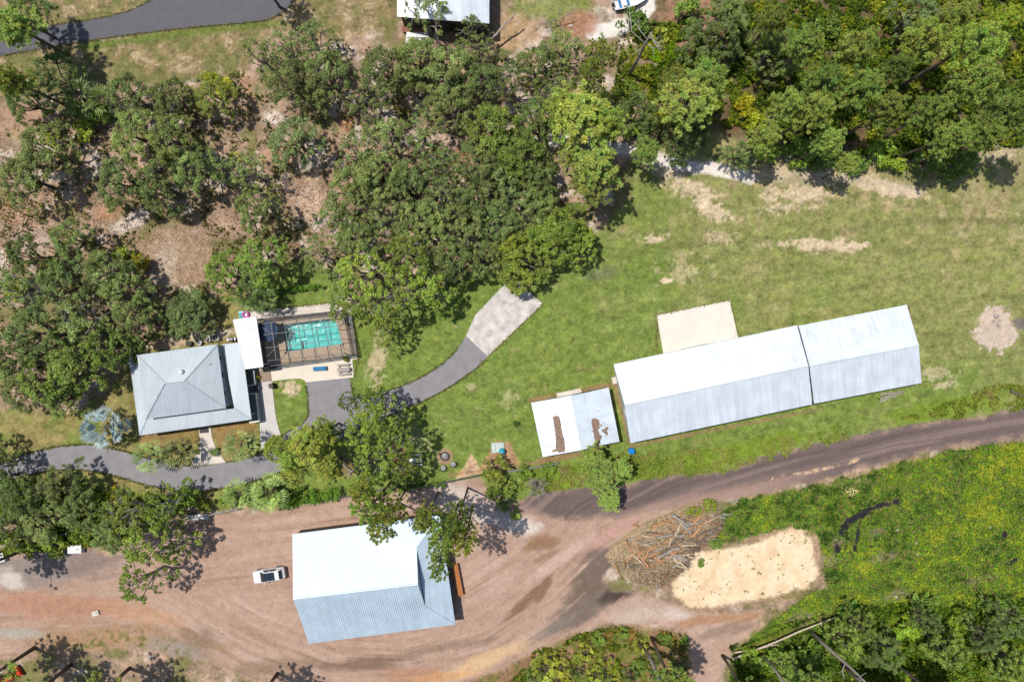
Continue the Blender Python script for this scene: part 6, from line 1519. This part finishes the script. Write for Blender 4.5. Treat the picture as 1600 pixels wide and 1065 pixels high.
def edge_grass(name, label, outlines, n, cols, seed, spread=2.0, size=.13, cat='grass'):
    rg = np.random.default_rng(seed); segs = []
    for pts in outlines:
        for i in range(len(pts) - 1):
            segs.append((pts[i], pts[i + 1]))
    L_ = np.array([math.hypot(b[0] - a[0], b[1] - a[1]) for a, b in segs]); pr = L_ / L_.sum(); ix = rg.choice(len(segs), n, p=pr); t = rg.random(n)
    A = np.array([a for a, b in segs])[ix]; B_ = np.array([b for a, b in segs])[ix]
    xy = A + (B_ - A) * t[:, None]; nz = fbm(xy[:, 0] / 9, xy[:, 1] / 9, seed, 3, .6)
    d_ = (B_ - A) / (np.linalg.norm(B_ - A, axis=1, keepdims=True) + 1e-9); nn = np.stack([d_[:, 1], -d_[:, 0]], 1)
    xy = xy + nn * (rg.normal(size=(n, 1)) * spread * (.5 + np.clip(nz[:, None] * 3, -.4, 1.5)) )
    ok = ~((xy[:, 0] > 470) & (xy[:, 0] < 549) & (xy[:, 1] > 578) & (xy[:, 1] < 602)) & ~((xy[:, 0] > 715) & (xy[:, 0] < 775) & (xy[:, 1] > 520) & (xy[:, 1] < 562) & (seed == 501)) & ~((xy[:, 0] > 298) & (xy[:, 0] < 352) & (xy[:, 1] > 715) & (xy[:, 1] < 732) )
    xy = xy[ok]; n = len(xy)
    Cc = np.stack([(xy[:, 0] - 800) * S, (532.5 - xy[:, 1]) * S, .03 + .06 * rg.random(n)], 1)
    nn = rdir(rg, n) * .8 + np.array([0, 0, .9]); nn /= np.linalg.norm(nn, axis=1, keepdims=True); t_ = np.cross(nn, rdir(rg, n)); t_ /= np.linalg.norm(t_, axis=1, keepdims=True); b_ = np.cross(nn, t_)
    s_ = size * (.5 + rg.random((n, 1))); cs = np.array([lin(c) / 1.4 for c in cols]); K = cs[rg.integers(0, len(cs), n)] * (1 + .15 * rg.normal(size=(n, 1)))
    me = cloud_mesh(name, Cc, t_ * s_, b_ * s_ * .4, np.clip(K, .01, .6), M['weed']); o = bpy.data.objects.new(name, me); COL.objects.link(o); tag(o, label, cat, kind='stuff')
edge_grass('grass', 'ragged grass growing over the asphalt drive edges', [smooth_outline(drive)], 9000, [(104, 122, 52), (126, 132, 64), (150, 136, 90), (96, 104, 50)], 501, 1.6)
edge_grass('grass', 'ragged grass along the top left road edge', [smooth_outline(road)], 4000, [(112, 118, 58), (136, 128, 80), (160, 140, 104)], 502, 1.8)
edge_grass('grass', 'grass tufts along slabs and building feet', [[(800, 431.5), (848, 474.5), (762, 556.5)], [(1026, 552), (1026, 492), (1140, 469), (1154, 528)], [(985, 690), (1270, 630), (1438, 597), (1418, 478)], [(960, 572), (984, 688)], [(832, 630), (850, 712), (965, 690)], [(216, 680), (392, 655)], [(376, 488), (520, 473.5), (549, 486), (560, 560), (553, 589)]], 5000, [(110, 128, 54), (130, 138, 66), (160, 140, 96), (170, 146, 110)], 503, 1.8)
scatter('leaf_litter', 'few dry leaves blown over the asphalt drive', 'leaf litter', [(0, 700), (480, 640), (480, 600), (545, 590), (560, 620), (660, 590), (728, 525), (762, 556), (650, 635), (440, 740), (290, 766), (140, 735), (0, 755)], 900, .1, .0, [(150, 120, 86), (176, 150, 112), (110, 100, 60)], 511, zoff=.035)
scatter('gravel', 'sparse stones and chips on the dirt yard', 'stones', DIRT_YARD, 2600, .1, .0, [(150, 124, 108), (216, 200, 186), (120, 98, 84), (196, 176, 160)], 512, zoff=.02, elong=1.1)
def fl(X, Y, d, rg): return d > .5
scatter('leaf_litter', 'dry fallen oak leaves littering the clearings', 'leaf litter', [(-60, 180), (240, 330), (330, 340), (420, 250), (420, 170), (560, 170), (560, 330), (520, 380), (440, 440), (330, 470), (215, 470), (180, 380), (-60, 420)], 16000, .12, .02, [(120, 88, 62), (160, 126, 96), (190, 160, 130), (206, 190, 168)], 97, zoff=.0)

# small weeds on the sand patch, brush pile, logs, rocks
scatter('sand_weeds', 'tiny dark weeds dotted over the cream sand', 'weeds', SAND, 11000, .14, .14, [(96, 92, 44), (84, 100, 40)], 107, mfun=lambda X, Y, d, rg: fbm(X / 4, Y / 4, 113, 2) > .32, elong=1.2)
def log(name, label, x0, y0, x1, y1, r, m, z=.0, z1=None, group=None, cat='log', tw=0):
    a = P(x0, y0); c = P(x1, y1); a.z = z + r; c.z = (z1 if z1 is not None else z) + r
    o = a.copy(); t = thing(name, label, cat, (o.x, o.y, 0), 0, group)
    rg = random.Random(int(x0 * 7 + y0)); n = 5; pts = []
    for k in range(n + 1):
        p = a.lerp(c, k / n) - Vector((o.x, o.y, 0)); p += Vector((rg.uniform(-1, 1), rg.uniform(-1, 1), 0)) * r * .5; pts.append(p)
    b = MB(); b.tube(pts, [r * (1.1 - .5 * k / n) for k in range(n + 1)], 8); b.build('log_body', m, t, True)
    for k in range(2 + tw):
        b = MB(); p = pts[rg.randrange(1, n)]; q = p + Vector((rg.uniform(-1, 1), rg.uniform(-1, 1), .15)).normalized() * r * rg.uniform(3, 6); b.tube([p, q], [r * .35, r * .15], 5); b.build('branch_stub', m, t, True)
log('log', 'long pale fallen trunk across the lower right weeds', 1140, 1024, 1313, 954, .15, M['creamwood'], .9, cat='fallen tree', tw=2)
log('log', 'shorter fallen trunk lying against the left part of pale trunk', 1145, 1016, 1222, 1001, .11, M['creamwood'], .6, cat='fallen tree', tw=1)
log('log', 'broken pale log below the fallen trunk middle', 1243, 995, 1253, 1012, .13, M['lumber'], .1)
log('log', 'thin broken stick below the fallen trunk middle', 1256, 988, 1252, 1008, .08, M['palebark'], .1)
for i, (a) in enumerate(((1373, 627, 1411, 613), (1375, 616, 1412, 611), (1373, 623, 1405, 610))):
    log('pole', ['grey timber pole below the short barn, lowest of three', 'grey timber pole below the short barn, topmost of three', 'grey timber pole lying crosswise between two others below barn'][i], *a, .13, M['greywood'], .0 if i < 2 else .24, group='timber poles below the short barn', cat='pole')
log('log', 'dark log at the right edge just above the dirt road', 1578, 611, 1602, 620, .2, M['bark'], .0)
log('log', 'pale short log at the top right of the brush pile', 1120, 804, 1133, 809, .18, M['palebark'], .1)
log('log', 'smaller pale log above another by the brush pile', 1130, 802, 1140, 803, .16, M['palebark'], .1)
log('log', 'thin white stick lying left of the sandy strip in oaks', 812, 134, 830, 126, .1, M['palebark'], 1.2)
log('log', 'thick grey limb leaning near the white roof right side', 768, 72, 806, 40, .16, M['greywood'], 2.0, 3.5, cat='branch', tw=5)
log('log', 'dark curved limb in the winding sandy clearing', 488, 335, 497, 350, .2, M['bark'], .1)
log('log', 'twisted limb in the sandy clearing, nearer the oaks', 497, 350, 508, 332, .18, M['bark'], .1)
log('log', 'pale crossed branch under the tree group left of bench', 537, 724, 552, 738, .1, M['palebark'], .3)
log('log', 'pale branch lying under the tree group above fence', 545, 740, 560, 728, .1, M['palebark'], .3)

def brush():
    # the pile: each of the larger trunks is a log; the twigs nobody could count are one heap
    rg = np.random.default_rng(55); r = random.Random(12)
    def height(x, y):
        d = max(0, 1 - ((x - 1035) / 90) ** 2 - ((y - 850) / 62) ** 2); return 1.5 * d ** .6
    poly = [(945, 868), (960, 850), (985, 830), (1010, 815), (1050, 800), (1080, 784), (1110, 785), (1128, 800), (1130, 825), (1110, 850), (1085, 862), (1075, 885), (1050, 905), (1030, 918), (1000, 912), (985, 908), (975, 895), (960, 885)]
    b = MB(); n = 0
    pa = np.array(poly)
    # mound of soil and chips
    gx = np.linspace(940, 1135, 60); gy = np.linspace(780, 922, 45); X, Y = np.meshgrid(gx, gy)
    sdp = poly_sd(X, Y, poly); Z = np.clip(-sdp / 22, -0.3, 1) ** 1 * 1.0; Z = np.where(Z > 0, Z ** .6 * 1.1 + .3 * fbm(X / 8, Y / 8, 5, 4), -.12)
    bb = MB(); vs = [((x - 800) * S, (532.5 - y) * S, z) for x, y, z in zip(X.ravel(), Y.ravel(), Z.ravel())]
    nx = len(gx); fs = [(i * nx + k, i * nx + k + 1, (i + 1) * nx + k + 1, (i + 1) * nx + k)[::-1] for i in range(len(gy) - 1) for k in range(nx - 1) if Z[i:i + 2, k:k + 2].max() > 0]
    bb.add(vs, fs)
    def ztop(x, y):
        i = int(np.clip((y - 780) / 142 * 44, 0, 44)); k = int(np.clip((x - 940) / 195 * 59, 0, 59)); return max(0, float(Z[i, k]))
    mound = bb.build('brush_heap', mat('tan_woodchip', (172, 148, 116), .95, var=.35, scale=3, bump=.8, detail=9)); tag(mound, 'heap of tan twigs and chips beside the cream sand', 'brush heap', kind='stuff')
    tw = [MB(), MB(), MB()]
    while n < 1500:
        x = rg.uniform(942, 1132); y = rg.uniform(782, 920)
        if poly_sd(np.array([x]), np.array([y]), poly)[0] > -5: continue
        base = -.75 if (x < 1030 and y > 830) else .35
        a = base + rg.normal() * .7; L_ = rg.uniform(.3, 1.4); z = ztop(x, y) + rg.uniform(.0, .35); w = P(x, y)
        p = Vector((w.x, w.y, z)); q = p + Vector((math.cos(a), math.sin(a), rg.normal() * .12)) * L_
        tw[n % 3].tube([p, q], [rg.uniform(.02, .06), .015], 4, cap=False); n += 1
    for k, m in enumerate((M['palebark'], mat('olive_tan_twigs', (160, 138, 96), .95, var=.3), mat('brown_twigs', (132, 94, 66), .95, var=.3))):
        o = tw[k].build('twigs', m, mound)
        o['kind'] = 'stuff'
    k = 0
    spots = [(1000, 832, 1024, 838), (1018, 820, 1060, 806), (1048, 800, 1080, 825), (1042, 832, 1052, 818), (1055, 838, 1085, 842), (1060, 848, 1088, 846), (1062, 828, 1080, 818), (1040, 856, 1060, 850), (990, 818, 1000, 825), (1075, 838, 1100, 826), (985, 860, 1006, 880), (975, 840, 990, 866),
             (1004, 846, 1024, 842), (1030, 812, 1070, 822), (1068, 856, 1090, 858), (1050, 868, 1072, 884), (955, 870, 972, 905), (1062, 815, 1078, 830), (1080, 800, 1125, 820), (1045, 845, 1062, 826), (1052, 878, 1070, 884), (1092, 838, 1118, 832), (1020, 868, 1045, 856), (1002, 890, 1028, 884)]
    for _ in range(60):
        x = rg.uniform(985, 1115); y = rg.uniform(800, 880)
        if poly_sd(np.array([x]), np.array([y]), poly)[0] > -6: continue
        a = -.45 + rg.normal() * .45; L_ = rg.uniform(12, 34) / 2; spots.append((x - L_ * math.cos(a), y - L_ * math.sin(a), x + L_ * math.cos(a), y + L_ * math.sin(a)))
    OT = mat('orange_tan_wood', (196, 148, 106), .9, var=.25); PT = mat('cream_split_wood', (214, 190, 158), .9, var=.2)
    for (x0, y0, x1, y1) in spots:
        z = ztop((x0 + x1) / 2, (y0 + y1) / 2) + .15
        lb = 'cut trunk lying crosswise on top of the brush heap'
        log('log', lb, x0, y0, x1, y1, r.uniform(.08, .2), [PT, OT, M['palebark'], OT, M['bark']][k % 5], z, group='cut trunks on the brush heap'); k += 1
brush()
def rock(x, y, r_, label, seed, m=None, z=0, group=None):
    rg = np.random.default_rng(seed); w = P(x, y)
    b = MB(); n = 10; rings = [(.55, -.2), (1, .1), (.95, .45), (.6, .75), (.15, .88)]
    for rr, zz in rings:
        for k in range(n):
            a = 2 * math.pi * k / n; f = rr * r_ * (1 + .22 * rg.normal()); b.v.append((w.x + f * math.cos(a), w.y + f * .8 * math.sin(a), z + zz * r_ * (1 + .08 * rg.normal())))
    for i in range(len(rings) - 1):
        for k in range(n): b.f.append((i * n + k, i * n + (k + 1) % n, (i + 1) * n + (k + 1) % n, (i + 1) * n + k)); b.m.append(0)
    b.f.append(tuple((len(rings) - 1) * n + k for k in range(n))); b.m.append(0)
    o = b.build('rock', m or M['pebble']); tag(o, label, 'rock', group)
rock(1557, 494, .38, 'largest grey rock in the middle of the rubble clearing', 1)
rock(1560, 508, .3, 'grey rock just below the largest one in rubble clearing', 2)
rock(1552, 502, .22, 'small grey rock left of others in the rubble clearing', 3)
rock(1562, 501, .18, 'smallest pale rock right of others in rubble clearing', 4)
rock(1401, 827, .22, 'whitish rock in lime weeds right of the dark patches', 5, M['concrete'])
rock(1431, 848, .22, 'whitish rock in lime weeds, upper of a close pair', 6, M['concrete'])
rock(1433, 865, .2, 'whitish rock in lime weeds, lower of a close pair', 7, M['concrete'])
rock(1546, 823, .22, 'whitish rock in lime weeds near the right edge', 8, M['concrete'])
rock(892, 41, .3, 'white rock on reddish soil near the top', 9, M['concrete'])
rock(1400, 932, .2, 'whitish rock in the lower lime weeds', 10, M['concrete'])
